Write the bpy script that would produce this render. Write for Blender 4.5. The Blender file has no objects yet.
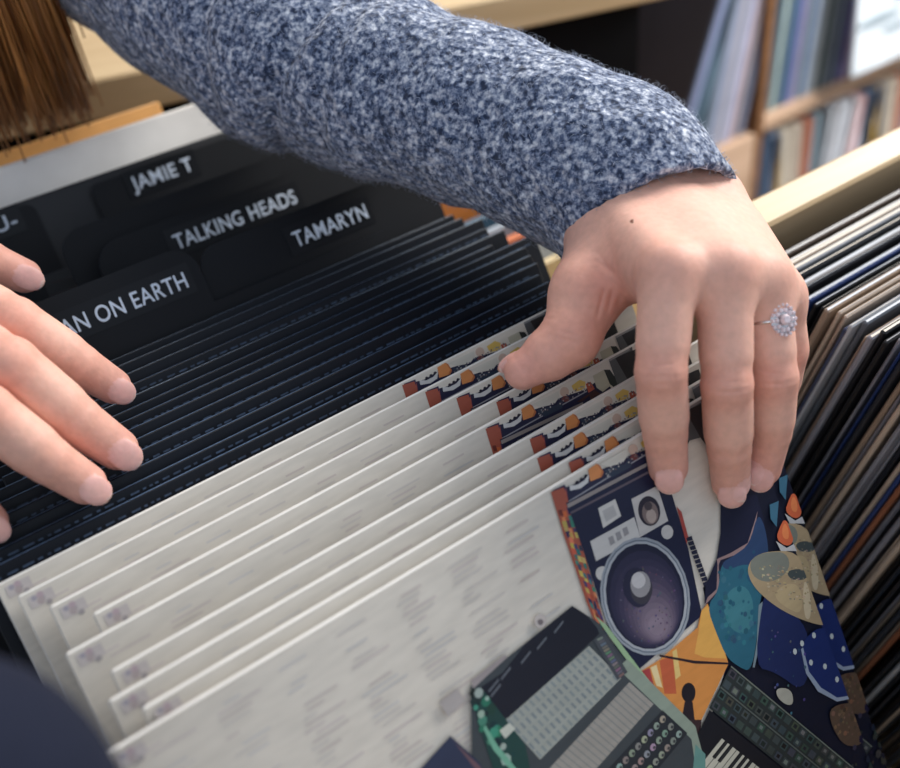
import bpy, math, random
import numpy as np
from mathutils import Vector, Matrix
from mathutils.geometry import tessellate_polygon
random.seed(7); RNG=np.random.default_rng(7)
S=bpy.context.scene; COL=S.collection
CAM_R=[[0.794727, -0.409182, 0.448307], [-0.602476, -0.442108, 0.664502], [-0.073702, -0.798192, -0.597878]]
CAM_C=[-0.33738, -0.26385, 1.21382]

rad=math.radians

# ---------------------------------------------------------------- materials
def lin(c):
    return tuple(((v/255)/12.92 if v/255<=.04045 else ((v/255+.055)/1.055)**2.4) for v in c)+(1,)
def newmat(name):
    m=bpy.data.materials.new(name); m.use_nodes=True; nt=m.node_tree
    return m,nt,nt.nodes['Principled BSDF']
def N(nt,t,**k):
    n=nt.nodes.new(t)
    for a,b in k.items():
        if a in n.inputs.keys() if isinstance(a,str) else False: n.inputs[a].default_value=b
        else: setattr(n,a,b)
    return n
def plain(name,c,rough=.6,spec=.5,metal=0,noise=.08,scale=40,bump=0):
    m,nt,b=newmat(name)
    b.inputs['Roughness'].default_value=rough; b.inputs['Metallic'].default_value=metal
    b.inputs['Specular IOR Level'].default_value=spec
    tc=N(nt,'ShaderNodeTexCoord'); no=N(nt,'ShaderNodeTexNoise'); no.inputs['Scale'].default_value=scale; no.inputs['Detail'].default_value=4
    nt.links.new(tc.outputs['Object'],no.inputs['Vector'])
    mx=N(nt,'ShaderNodeMix'); mx.data_type='RGBA'
    l=lin(c); mx.inputs[6].default_value=tuple(max(0,v*(1-noise*2)) for v in l[:3])+(1,); mx.inputs[7].default_value=tuple(min(1,v*(1+noise*2)) for v in l[:3])+(1,)
    nt.links.new(no.outputs['Fac'],mx.inputs[0]); nt.links.new(mx.outputs[2],b.inputs['Base Color'])
    if bump:
        bp=N(nt,'ShaderNodeBump'); bp.inputs['Strength'].default_value=bump; bp.inputs['Distance'].default_value=.001
        nt.links.new(no.outputs['Fac'],bp.inputs['Height']); nt.links.new(bp.outputs[0],b.inputs['Normal'])
    return m
def wood(name,c1,c2,rough=.45,sc=(3,40,40)):
    m,nt,b=newmat(name); b.inputs['Roughness'].default_value=rough
    tc=N(nt,'ShaderNodeTexCoord'); mp=N(nt,'ShaderNodeMapping'); mp.inputs['Scale'].default_value=sc
    no=N(nt,'ShaderNodeTexNoise'); no.inputs['Scale'].default_value=1.5; no.inputs['Detail'].default_value=6; no.inputs['Distortion'].default_value=.6
    cr=N(nt,'ShaderNodeValToRGB'); cr.color_ramp.elements[0].color=lin(c1); cr.color_ramp.elements[1].color=lin(c2)
    cr.color_ramp.elements[0].position=.3; cr.color_ramp.elements[1].position=.7
    nt.links.new(tc.outputs['Object'],mp.inputs[0]); nt.links.new(mp.outputs[0],no.inputs['Vector']); nt.links.new(no.outputs['Fac'],cr.inputs[0]); nt.links.new(cr.outputs[0],b.inputs['Base Color'])
    return m
def attrmat(name,rough=.4,spec=.5,noise=.06,scale=90,bump=0,stretch=(1,1,1)):
    m,nt,b=newmat(name); b.inputs['Roughness'].default_value=rough; b.inputs['Specular IOR Level'].default_value=spec
    at=N(nt,'ShaderNodeVertexColor'); at.layer_name='Col'
    tc=N(nt,'ShaderNodeTexCoord'); mp=N(nt,'ShaderNodeMapping'); mp.inputs['Scale'].default_value=stretch
    no=N(nt,'ShaderNodeTexNoise'); no.inputs['Scale'].default_value=scale; no.inputs['Detail'].default_value=5
    nt.links.new(tc.outputs['Object'],mp.inputs[0]); nt.links.new(mp.outputs[0],no.inputs['Vector'])
    mr=N(nt,'ShaderNodeMapRange'); mr.inputs[1].default_value=.25; mr.inputs[2].default_value=.75; mr.inputs[3].default_value=1-noise*2; mr.inputs[4].default_value=1+noise
    nt.links.new(no.outputs['Fac'],mr.inputs[0])
    vm=N(nt,'ShaderNodeVectorMath'); vm.operation='SCALE'
    nt.links.new(at.outputs['Color'],vm.inputs[0]); nt.links.new(mr.outputs[0],vm.inputs['Scale']); nt.links.new(vm.outputs[0],b.inputs['Base Color'])
    if bump:
        bp=N(nt,'ShaderNodeBump'); bp.inputs['Strength'].default_value=bump; bp.inputs['Distance'].default_value=.001
        nt.links.new(no.outputs['Fac'],bp.inputs['Height']); nt.links.new(bp.outputs[0],b.inputs['Normal'])
    return m

# ---------------------------------------------------------------- mesh helpers
def link(name,me,mats,parent=None,loc=(0,0,0),rot=(0,0,0)):
    o=bpy.data.objects.new(name,me); COL.objects.link(o)
    if not isinstance(mats,(list,tuple)): mats=[mats]
    for m in mats: me.materials.append(m)
    o.location=loc; o.rotation_euler=rot; o.parent=parent
    return o
def empty(name,loc=(0,0,0),rot=(0,0,0)):
    o=bpy.data.objects.new(name,None); COL.objects.link(o); o.location=loc; o.rotation_euler=rot; o.empty_display_size=.05
    return o
def tag(o,label=None,cat=None,group=None,kind=None):
    if label: o['label']=label
    if cat: o['category']=cat
    if group: o['group']=group
    if kind: o['kind']=kind
    return o
class MB:
    def __init__(s): s.v=[]; s.f=[]; s.m=[]; s.c=[]
    def box(s,lo,hi,mi=0,topmi=None,bev=0):
        x0,y0,z0=lo; x1,y1,z1=hi; n=len(s.v)
        if bev<=0:
            s.v+=[(x0,y0,z0),(x1,y0,z0),(x1,y1,z0),(x0,y1,z0),(x0,y0,z1),(x1,y0,z1),(x1,y1,z1),(x0,y1,z1)]
            fs=[(0,3,2,1),(4,5,6,7),(0,1,5,4),(1,2,6,5),(2,3,7,6),(3,0,4,7)]
            for i,f in enumerate(fs): s.f.append(tuple(n+a for a in f)); s.m.append(topmi if (topmi is not None and i!=2 and i!=4) else mi)
        else:
            b=bev
            P=[]
            for z,ins in ((z0,b),(z0+b,0),(z1-b,0),(z1,b)):
                x0i,x1i,y0i,y1i=x0+ins,x1-ins,y0+ins,y1-ins
                P.append([(x0i+ (b-ins),y0i,z),(x1i-(b-ins),y0i,z),(x1i,y0i+(b-ins),z),(x1i,y1i-(b-ins),z),(x1i-(b-ins),y1i,z),(x0i+(b-ins),y1i,z),(x0i,y1i-(b-ins),z),(x0i,y0i+(b-ins),z)])
            for ring in P: s.v+=ring
            for k in range(3):
                for i in range(8):
                    j=(i+1)%8; s.f.append((n+8*k+i,n+8*k+j,n+8*k+8+j,n+8*k+8+i)); s.m.append(mi)
            s.f.append(tuple(n+7-i for i in range(8))); s.m.append(mi)
            s.f.append(tuple(n+24+i for i in range(8))); s.m.append(mi if topmi is None else topmi)
        return s
    def prism(s,pts,y0,y1,mi=0,edgemi=None):   # outline in (x,z), extruded in y
        n=len(s.v); k=len(pts)
        s.v+=[(x,y0,z) for x,z in pts]+[(x,y1,z) for x,z in pts]
        s.f.append(tuple(n+i for i in range(k))); s.m.append(mi)
        s.f.append(tuple(n+2*k-1-i for i in range(k))); s.m.append(mi)
        for i in range(k):
            j=(i+1)%k; s.f.append((n+i,n+k+i,n+k+j,n+j)); s.m.append(mi if edgemi is None else edgemi)
        return s
    def build(s,name,mats,parent=None,loc=(0,0,0),rot=(0,0,0),smooth=False):
        me=bpy.data.meshes.new(name); me.from_pydata(s.v,[],s.f)
        o=link(name,me,mats,parent,loc,rot)
        me.polygons.foreach_set('material_index',s.m)
        if smooth: me.polygons.foreach_set('use_smooth',[True]*len(s.f))
        me.update(); return o
def tube(pts,rs,seg=12,closed=False):
    """verts, faces of a tube along a path"""
    pts=[Vector(p) for p in pts]; V=[];F=[]; n=len(pts); up=None
    for i,p in enumerate(pts):
        if closed: t=(pts[(i+1)%n]-pts[i-1]).normalized()
        else: t=(pts[min(i+1,n-1)]-pts[max(i-1,0)]).normalized()
        if up is None:
            up=t.cross(Vector((0,0,1)));
            if up.length<.1: up=t.cross(Vector((1,0,0)))
        a=(up-t*up.dot(t)).normalized(); up=a; b=t.cross(a)
        for k in range(seg):
            an=2*math.pi*k/seg; V.append(tuple(p+(a*math.cos(an)+b*math.sin(an))*rs[i]))
    for i in range(n if closed else n-1):
        for k in range(seg):
            j=(k+1)%seg; i2=(i+1)%n
            F.append((i*seg+k,i*seg+j,i2*seg+j,i2*seg+k))
    if not closed:
        F.append(tuple(range(seg-1,-1,-1))); F.append(tuple((n-1)*seg+k for k in range(seg)))
    return V,F
def mesh_vf(name,V,F,smooth=True):
    me=bpy.data.meshes.new(name); me.from_pydata(V,[],F)
    me.polygons.foreach_set('use_smooth',[smooth]*len(F)); me.update(); return me

# ---------------------------------------------------------------- SDF -> mesh
class Field:
    def __init__(s,lo,hi,h):
        s.lo=np.array(lo,dtype=np.float32); s.h=h; s.n=np.ceil((np.array(hi)-np.array(lo))/h).astype(int)+1
        s.F=np.full(tuple(s.n),.03,dtype=np.float32)
    def sub(s,lo,hi):
        a=np.maximum(0,np.floor((np.array(lo)-s.lo)/s.h).astype(int)); b=np.minimum(s.n,np.ceil((np.array(hi)-s.lo)/s.h).astype(int)+1)
        if np.any(b<=a): return None
        sl=tuple(slice(int(i),int(j)) for i,j in zip(a,b))
        ax=[s.lo[k]+s.h*np.arange(a[k],b[k],dtype=np.float32) for k in range(3)]
        return sl,ax[0][:,None,None],ax[1][None,:,None],ax[2][None,None,:]
    @staticmethod
    def smin(a,b,k):
        if k<=0: return np.minimum(a,b)
        h=np.maximum(k-np.abs(a-b),0)/k
        return np.minimum(a,b)-h*h*k*.25
    def cap(s,p,q,r1,r2,k=.004,sub=False):
        p=np.array(p,dtype=np.float32); q=np.array(q,dtype=np.float32); m=max(r1,r2)+k+.012
        w=s.sub(np.minimum(p,q)-m,np.maximum(p,q)+m)
        if w is None: return s
        sl,X,Y,Z=w; d=q-p; L=max(float(d@d),1e-12)
        t=np.clip(((X-p[0])*d[0]+(Y-p[1])*d[1]+(Z-p[2])*d[2])/L,0,1)
        D=np.sqrt((X-p[0]-t*d[0])**2+(Y-p[1]-t*d[1])**2+(Z-p[2]-t*d[2])**2)-(r1+(r2-r1)*t)
        if sub: s.F[sl]=-s.smin(-s.F[sl],D,k)
        else: s.F[sl]=s.smin(s.F[sl],D,k)
        return s
    def ell(s,c,axes,rr,k=.002,sub=False):
        c=np.array(c,dtype=np.float32); m=max(rr)+k+.01
        w=s.sub(c-m,c+m)
        if w is None: return s
        sl,X,Y,Z=w; q=0; g=0
        for a,r in zip(axes,rr):
            t=((X-c[0])*a[0]+(Y-c[1])*a[1]+(Z-c[2])*a[2]); q=q+(t/r)**2; g=g+(t/r/r)**2
        q=np.sqrt(q); D=q*(q-1)/np.maximum(np.sqrt(g),1e-6)
        if sub: s.F[sl]=-s.smin(-s.F[sl],D,k)
        else: s.F[sl]=s.smin(s.F[sl],D,k)
        return s
    def mesh(s):
        F=s.F; n=F.shape; ins=F<0
        c=[F[i:n[0]-1+i,j:n[1]-1+j,k:n[2]-1+k] for i in (0,1) for j in (0,1) for k in (0,1)]
        cs=sum((x<0).astype(np.int8) for x in c); act=(cs>0)&(cs<8)
        idx=-np.ones(act.shape,dtype=np.int64); ii=np.argwhere(act); idx[act]=np.arange(len(ii))
        vals=np.stack([x[act] for x in c],1); offs=np.array([(i,j,k) for i in (0,1) for j in (0,1) for k in (0,1)],dtype=np.float64)
        acc=np.zeros((len(ii),3)); cnt=np.zeros(len(ii))
        for a in range(8):
            for b in range(a+1,8):
                if np.abs(offs[a]-offs[b]).sum()!=1: continue
                m=(vals[:,a]<0)!=(vals[:,b]<0); va=vals[m,a].astype(float); vb=vals[m,b].astype(float)
                t=va/(va-vb); acc[m]+=offs[a]+(offs[b]-offs[a])*t[:,None]; cnt[m]+=1
        V=(ii+acc/cnt[:,None])*s.h+s.lo
        Q=[]
        for ax in range(3):
            A=[slice(None)]*3; B=[slice(None)]*3; A[ax]=slice(0,-1); B[ax]=slice(1,None)
            x=ins[tuple(A)]; y=ins[tuple(B)]; e=np.argwhere(x!=y)
            o1,o2=[(1,2),(2,0),(0,1)][ax]
            ok=(e[:,o1]>0)&(e[:,o2]>0)&(e[:,o1]<n[o1]-1)&(e[:,o2]<n[o2]-1); e=e[ok]
            flip=x[tuple(e.T)]
            def g(d1,d2):
                t=e.copy(); t[:,o1]-=d1; t[:,o2]-=d2; return idx[tuple(t.T)]
            q=np.stack([g(1,1),g(0,1),g(0,0),g(1,0)],1)
            q[~flip]=q[~flip][:,::-1]; Q.append(q)
        return V,np.concatenate(Q)
def np_mesh(name,V,Q,smooth=True):
    me=bpy.data.meshes.new(name); me.vertices.add(len(V)); me.vertices.foreach_set('co',np.asarray(V,dtype=np.float32).ravel())
    me.loops.add(len(Q)*4); me.loops.foreach_set('vertex_index',np.asarray(Q,dtype=np.int32).ravel())
    me.polygons.add(len(Q)); me.polygons.foreach_set('loop_start',np.arange(len(Q),dtype=np.int32)*4)
    me.polygons.foreach_set('use_smooth',np.ones(len(Q),dtype=bool)); me.update(calc_edges=True); me.validate(); return me

# ---------------------------------------------------------------- the cover print (coloured inks on one sheet)
BEIGE=(212,205,193)
INK=[]
def ink(c,pts):
    g=sum(c)/3; INK.append((tuple(max(0,(g+(v-g)*.84)*.97) for v in c),pts))
def rnd(a,b): return random.uniform(a,b)
def jit(c,k=12): return tuple(max(0,min(255,v+random.uniform(-k,k))) for v in c)
def quad(P,u0,u1,v0,v1):   # sub-quad of quad P(00,10,11,01)
    def b(u,v):
        return tuple((1-u)*(1-v)*P[0][i]+u*(1-v)*P[1][i]+u*v*P[2][i]+(1-u)*v*P[3][i] for i in (0,1))
    return [b(u0,v0),b(u1,v0),b(u1,v1),b(u0,v1)]
def disc(cx,cy,rx,ry=None,n=14,rot=0):
    ry=ry or rx; c,s=math.cos(rot),math.sin(rot)
    return [(cx+rx*math.cos(a)*c-ry*math.sin(a)*s,cy+rx*math.cos(a)*s+ry*math.sin(a)*c) for a in (2*math.pi*k/n for k in range(n))]
def sm(P,n=2):
    for _ in range(n):
        Q=[]
        for i in range(len(P)):
            a,b=P[i],P[(i+1)%len(P)]; Q+=[(a[0]*.75+b[0]*.25,a[1]*.75+b[1]*.25),(a[0]*.25+b[0]*.75,a[1]*.25+b[1]*.75)]
        P=Q
    return P
def cen(P): return (sum(p[0] for p in P)/len(P),sum(p[1] for p in P)/len(P))
def scl(P,k,o=(0,0)):
    c=cen(P); return [(c[0]+(p[0]-c[0])*k+o[0],c[1]+(p[1]-c[1])*k+o[1]) for p in P]
# dark right-hand ground behind the instruments
ink((20,24,46),[(286.8,35.5),(303.3,28),(333.1,63.8),(344,113.8),(352.2,200.2),(359.9,285.8),(337.3,333.4),(190.1,220.1),(226.3,142.5),(253.9,117.6),(254.7,85.9),(256,78.8),(269.3,73.1),(280.4,58.1)])
# faint lyric columns on the left
for col in range(7):
    for row in range(118):
        if random.random()<.25: continue
        u=12+col*26+rnd(0,5); v=6+row*2.4
        c=random.choice([(207,194,188),(206,198,190),(205,192,184),(208,200,191),(202,198,194)])
        w=rnd(5,18); ink(c,[(u,v),(u+w,v),(u+w,v+.8),(u,v+.8)])
# small coloured stamp at the top left corner
ink((200,190,186),[(3,2),(13,2),(13,7),(3,7)])
for k in range(5): ink(jit(random.choice([(170,160,165),(180,180,175),(182,168,168)]),6),disc(rnd(4.5,13.5),rnd(3,8),rnd(.8,1.7),n=7))
# top band: mixer, discs, oranges
ink((30,34,66),[(200.1,1.3),(211.5,3.6),(219,3),(231,4.9),(240.3,5),(257,7.8),(269.4,6.5),(271.4,12.1),(272.6,16.9),(254.8,15.2),(236.2,14),(218.1,12.8),(203.3,12.4),(198.3,13)])
ink((150,150,158),[(203,8.6),(258,8.6),(258,9.2),(203,9.2)])
ink((160,70,66),[(201.2,2.8),(207,3),(205.2,10.8),(199.9,10.7)])
ink((46,40,78),[(200.3,0.9),(207.1,1.5),(206.6,3.8),(201,3.2)])
ink((196,92,74),[(203.4,4.3),(206.2,4.6),(205.4,7.8),(203.1,7.7)])
ink((206,206,204),[(208.9,2.8),(212.3,4.4),(216.6,4.4),(220.2,3),(218.2,6.1),(213.7,6.6),(208.4,5.1)])
for k in range(4):
    ink((30,30,46),disc(213+k*2.6,3.4-k*.2,.9,.7,n=6))
ink((226,138,72),[(220.5,1.1),(225.5,0.8),(226.7,4.9),(224.5,7),(219.4,6.2)])
ink((196,110,60),[(225.5,0.8),(226.8,1.9),(227.5,5.8),(225.7,7.1),(224.5,7),(226.7,4.9)])
ink((208,204,190),[(226.3,1.7),(243,2),(242.3,4.8),(238.3,6.7),(231,4.9)])
ink((46,60,82),[(227.9,5),(239.2,7.6),(243.7,6),(241.7,10.3),(230.6,9.8)])
ink((206,176,156),[(248.3,4.9),(248,5.5),(247.5,5.9),(246.9,6.2),(246.3,6.3),(245.6,6.2),(244.9,6),(244.4,5.7),(243.9,5.2),(243.6,4.6),(243.4,4),(243.4,3.4),(243.6,2.8),(243.9,2.3),(244.4,1.9),(245,1.6),(245.6,1.5),(246.3,1.5),(246.9,1.7),(247.5,2.1),(248,2.5),(248.3,3.1),(248.5,3.7),(248.5,4.3)])
ink((120,60,60),[(247.2,8.1),(246.9,8.4),(246.6,8.6),(246.1,8.7),(245.6,8.7),(245,8.6),(244.5,8.4),(243.9,8.1),(243.5,7.8),(243.2,7.4),(242.9,6.9),(242.9,6.5),(243,6.2),(243.2,5.9),(243.5,5.7),(244,5.5),(244.5,5.5),(245.1,5.6),(245.7,5.8),(246.2,6.1),(246.6,6.5),(247,6.9),(247.2,7.3),(247.3,7.7)])
ink((228,188,86),[(250.8,2.9),(256.3,2.2),(259.1,4.5),(257.2,7.4),(251.2,6.3)])
ink((190,84,58),[(258.7,5.4),(261.8,5.7),(262.6,9.8),(258.5,10.1)])
ink((70,40,40),[(262.4,10.2),(264.8,13.4),(255.6,13.5),(250.3,11.1)])
for k in range(46): ink(random.choice([(150,150,150),(70,70,96),(120,100,100),(190,186,180)]),disc(rnd(228,262),rnd(5.4,8.2),.45,n=5))
ink((190,184,160),[(264.1,3.6),(271.4,3.6),(273.5,12),(266.4,13.1),(263.9,9.8)])
ink((48,52,50),[(271.4,3.6),(274.7,5.1),(277.4,13.7),(274.5,15.6),(271.8,11.3)])
# guitar headstock band right of it
ink((88,90,92),[(276,0),(292,0),(290,7),(284,16),(276,14)])
ink((40,38,40),[(280,1),(300,3),(300,30),(288,30),(283,16)])
ink((150,148,146),[(276,0),(290,0),(290,1.3),(276,1.3)])
# loudspeaker side panel, mosaic of reds
side=[(199.3,1.1),(206.1,2.2),(205.2,11.7),(203.2,37),(200.8,61.1),(199.4,74.2),(200,80.6),(196.3,69.4),(196,52.5),(196.8,38.4),(197.6,20.6)]
ink((176,82,60),side)
sc=[(548,489),(560,484)]
SIDEQ=[(199.7,2.7),(206.1,3.6),(199.5,75.3),(196.6,67.6)]
for a in range(26):
    for b_ in range(3):
        if random.random()<.85 and a>2:
            c=random.choice([(214,96,58),(190,70,56),(60,60,110),(90,50,80),(44,130,118),(200,170,80),(226,128,80),(120,50,50),(40,44,80)])
            if 10<a<16: c=random.choice([(44,130,118),(200,180,90),(214,110,60),(60,70,110)])
            ink(jit(c),scl(quad(SIDEQ,b_/3+.02,(b_+1)/3-.02,a/26,(a+1)/26),rnd(.8,1.25),(rnd(-.5,.5),rnd(-.5,.5))))
# loudspeaker face
ink((24,30,62),[(204.2,8.8),(253.7,12.2),(258.4,11.5),(257.1,31.8),(255.3,57.8),(249.8,89.3),(206.5,92.6),(201.1,78.2),(201.7,61.7),(203.5,36.3),(204.3,16)])
ink((150,140,136),[(204.5,9.4),(253.5,12.6),(253.4,14.1),(204.2,11.2)])
ink((96,84,96),[(204.5,13.2),(253,16.3),(253.2,17.4),(204.6,14.2)])
ink((206,204,198),[(218.2,18.4),(228,19),(227.8,27.2),(217,27.4)])
ink((180,178,176),[(219.6,20.5),(225.9,20.9),(226,25.8),(219.5,25.8)])
ink((202,200,196),[(208.5,29.3),(233.9,30.9),(233.2,40.4),(207.7,38.5)])
for k in range(3): ink((150,148,150),scl([(217.2,31.9),(220.6,32.3),(220.4,36.6),(216.8,36.6)],.8,(k*4.2,0)))
ink((196,192,188),[(235.8,23),(251.2,24.3),(250.2,41.3),(233.2,40.4)])
ink((40,36,52),[(248.2,34.5),(247.6,36.2),(246.6,37.5),(245.3,38.5),(243.8,39.1),(242.3,39.2),(240.7,38.8),(239.3,38),(238.1,36.9),(237.2,35.4),(236.7,33.7),(236.5,31.9),(236.8,30.2),(237.4,28.6),(238.4,27.2),(239.6,26.2),(241.1,25.6),(242.6,25.5),(244.2,25.8),(245.6,26.6),(246.8,27.8),(247.8,29.3),(248.3,31),(248.5,32.8)])
ink((126,108,104),[(246.8,35),(246.3,36.3),(245.6,37.3),(244.6,38.1),(243.5,38.5),(242.4,38.6),(241.3,38.4),(240.2,37.8),(239.4,36.9),(238.7,35.8),(238.3,34.5),(238.2,33.1),(238.4,31.8),(238.9,30.6),(239.7,29.5),(240.6,28.8),(241.7,28.3),(242.8,28.2),(243.9,28.4),(245,29),(245.8,29.9),(246.5,31),(246.9,32.3),(247,33.7)])
ink((176,158,148),[(245.2,35.9),(244.9,36.6),(244.4,37.3),(243.8,37.7),(243.1,38),(242.4,38.1),(241.7,37.9),(241.1,37.5),(240.5,37),(240.1,36.3),(239.9,35.5),(239.8,34.7),(239.9,33.9),(240.2,33.1),(240.7,32.5),(241.3,32),(241.9,31.7),(242.6,31.7),(243.3,31.8),(244,32.2),(244.5,32.7),(245,33.4),(245.2,34.2),(245.3,35.1)])
ink((70,60,66),[(245,30.9),(244.8,31.3),(244.4,31.7),(244,32),(243.5,32.2),(242.9,32.2),(242.4,32),(241.9,31.8),(241.4,31.4),(241.1,30.9),(240.8,30.4),(240.8,29.8),(240.8,29.3),(241,28.8),(241.4,28.4),(241.8,28.1),(242.3,28),(242.9,28),(243.4,28.1),(243.9,28.4),(244.4,28.8),(244.7,29.3),(245,29.8),(245.1,30.3)])
ink((198,196,192),[(250.7,47.1),(250.2,47.8),(249.6,48.4),(248.8,48.7),(248,48.8),(247.1,48.7),(246.3,48.4),(245.5,47.9),(244.9,47.2),(244.5,46.4),(244.3,45.6),(244.3,44.7),(244.6,43.9),(245,43.3),(245.6,42.7),(246.4,42.4),(247.2,42.3),(248.1,42.4),(248.9,42.7),(249.7,43.2),(250.3,43.9),(250.7,44.7),(250.9,45.5),(250.9,46.4)]); ink((198,196,192),[(211.4,46.4),(211,47.1),(210.4,47.6),(209.6,47.9),(208.8,48),(207.9,47.8),(207.1,47.5),(206.3,47),(205.7,46.3),(205.3,45.5),(205.1,44.7),(205.1,43.8),(205.3,43.1),(205.7,42.4),(206.3,41.9),(207.1,41.6),(207.9,41.6),(208.8,41.7),(209.6,42),(210.4,42.5),(211,43.2),(211.4,44),(211.6,44.8),(211.6,45.7)])
ink((150,158,168),[(248.1,74.5),(245.8,81.1),(242,86.7),(237,90.7),(231.2,92.9),(225,93.3),(218.9,91.6),(213.2,88.3),(208.4,83.4),(204.7,77.3),(202.4,70.5),(201.7,63.4),(202.4,56.5),(204.6,50.2),(208.2,44.9),(212.9,40.9),(218.4,38.5),(224.4,37.9),(230.5,39.2),(236.2,42.2),(241.3,46.9),(245.2,52.9),(247.8,59.8),(248.8,67.2)])
ink((96,110,126),[(247,74.1),(244.8,80.4),(241.2,85.7),(236.4,89.6),(230.9,91.7),(225,92.1),(219.1,90.5),(213.7,87.3),(209.1,82.6),(205.6,76.8),(203.4,70.3),(202.7,63.5),(203.4,56.9),(205.5,50.8),(209,45.7),(213.4,41.9),(218.7,39.6),(224.4,39.1),(230.2,40.3),(235.7,43.2),(240.5,47.7),(244.3,53.4),(246.8,60.1),(247.7,67.1)])
ink((168,174,182),[(246.5,73.9),(244.3,80.1),(240.8,85.2),(236.1,89),(230.7,91.1),(225,91.4),(219.2,89.9),(214,86.7),(209.5,82.2),(206.1,76.5),(203.9,70.2),(203.2,63.6),(203.9,57.1),(206,51.2),(209.3,46.2),(213.7,42.5),(218.8,40.3),(224.4,39.7),(230.1,40.9),(235.5,43.8),(240.2,48.2),(243.8,53.8),(246.2,60.2),(247.1,67.1)])
ink((26,30,58),[(245.1,73.3),(243.1,79.2),(239.7,84.2),(235.4,87.8),(230.3,89.8),(224.9,90.1),(219.5,88.8),(214.5,85.8),(210.3,81.5),(207.1,76.1),(205.1,70.1),(204.4,63.8),(205.1,57.6),(207.1,51.9),(210.3,47.2),(214.4,43.6),(219.3,41.5),(224.5,40.9),(229.9,42),(234.9,44.7),(239.3,48.9),(242.7,54.2),(244.9,60.3),(245.8,66.9)])
ink((42,42,72),[(243.5,74.2),(241.6,79.7),(238.5,84.2),(234.5,87.6),(229.8,89.4),(224.8,89.7),(219.8,88.5),(215.2,85.7),(211.3,81.7),(208.4,76.8),(206.5,71.2),(205.9,65.3),(206.5,59.6),(208.3,54.4),(211.3,50),(215.1,46.7),(219.6,44.7),(224.5,44.2),(229.4,45.2),(234.1,47.7),(238.1,51.6),(241.3,56.5),(243.3,62.2),(244.1,68.2)])
ink((50,48,78),[(242.3,75.4),(240.6,80.3),(237.8,84.3),(234.1,87.3),(229.9,89),(225.3,89.2),(220.7,88),(216.5,85.5),(212.9,81.9),(210.2,77.4),(208.4,72.4),(207.8,67.1),(208.4,61.9),(210.1,57.2),(212.7,53.2),(216.2,50.3),(220.4,48.6),(224.8,48.2),(229.3,49.1),(233.6,51.5),(237.3,55),(240.2,59.4),(242.1,64.6),(242.8,70)])
ink((60,55,85),[(240.7,76.2),(239.1,80.7),(236.6,84.4),(233.2,87.1),(229.4,88.6),(225.2,88.8),(221.1,87.7),(217.2,85.5),(213.9,82.2),(211.4,78.1),(209.9,73.5),(209.3,68.7),(209.8,63.9),(211.3,59.7),(213.8,56.1),(217,53.4),(220.7,51.8),(224.8,51.5),(228.9,52.4),(232.8,54.5),(236.1,57.7),(238.8,61.8),(240.5,66.4),(241.1,71.4)])
ink((72,64,92),[(239.5,77.4),(238.1,81.4),(235.8,84.7),(232.8,87.1),(229.3,88.5),(225.6,88.7),(221.9,87.7),(218.4,85.7),(215.4,82.7),(213.2,79),(211.8,74.9),(211.3,70.5),(211.7,66.3),(213.1,62.4),(215.3,59.1),(218.2,56.7),(221.5,55.3),(225.2,55),(228.9,55.9),(232.4,57.8),(235.5,60.7),(237.8,64.3),(239.4,68.6),(239.9,73)])
ink((84,74,100),[(237.7,78.7),(236.5,82.1),(234.5,84.9),(231.8,87),(228.7,88.1),(225.4,88.3),(222.1,87.4),(219,85.6),(216.4,83),(214.3,79.8),(213,76.2),(212.6,72.4),(212.9,68.7),(214.1,65.4),(216.1,62.6),(218.6,60.5),(221.6,59.4),(224.9,59.2),(228.2,59.9),(231.3,61.6),(234,64.2),(236.1,67.4),(237.5,71),(238,74.9)])
ink((96,84,108),[(236.5,79.8),(235.5,82.8),(233.7,85.3),(231.4,87.1),(228.7,88.1),(225.8,88.2),(222.9,87.4),(220.2,85.8),(217.9,83.6),(216.1,80.7),(215,77.6),(214.5,74.3),(214.9,71.1),(215.9,68.2),(217.6,65.7),(219.8,63.9),(222.5,62.9),(225.3,62.8),(228.2,63.4),(230.9,64.9),(233.3,67.2),(235.2,70),(236.4,73.2),(236.8,76.5)])
ink((108,94,116),[(234.9,80.7),(234,83.2),(232.5,85.3),(230.5,86.8),(228.2,87.7),(225.7,87.8),(223.2,87.1),(220.9,85.8),(218.9,83.8),(217.4,81.4),(216.4,78.7),(216,75.9),(216.3,73.2),(217.2,70.7),(218.7,68.6),(220.6,67.1),(222.8,66.2),(225.3,66.1),(227.8,66.7),(230.1,68),(232.1,69.9),(233.7,72.3),(234.8,75),(235.2,77.9)])
ink((118,104,124),[(233.2,81.5),(232.5,83.6),(231.3,85.4),(229.6,86.6),(227.7,87.3),(225.6,87.4),(223.6,86.8),(221.6,85.7),(220,84.1),(218.7,82.1),(217.8,79.9),(217.5,77.5),(217.8,75.2),(218.5,73.2),(219.7,71.5),(221.3,70.2),(223.2,69.5),(225.2,69.4),(227.3,69.9),(229.2,71),(230.9,72.6),(232.3,74.6),(233.1,76.9),(233.5,79.2)])
ink((128,112,132),[(231.3,81.7),(230.7,83.4),(229.7,84.7),(228.4,85.7),(226.9,86.2),(225.2,86.3),(223.6,85.8),(222,85),(220.7,83.7),(219.7,82.1),(219,80.3),(218.7,78.5),(218.9,76.7),(219.5,75),(220.5,73.7),(221.7,72.7),(223.3,72.2),(224.9,72.1),(226.5,72.5),(228.1,73.4),(229.4,74.7),(230.5,76.2),(231.2,78),(231.5,79.9)])
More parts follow.
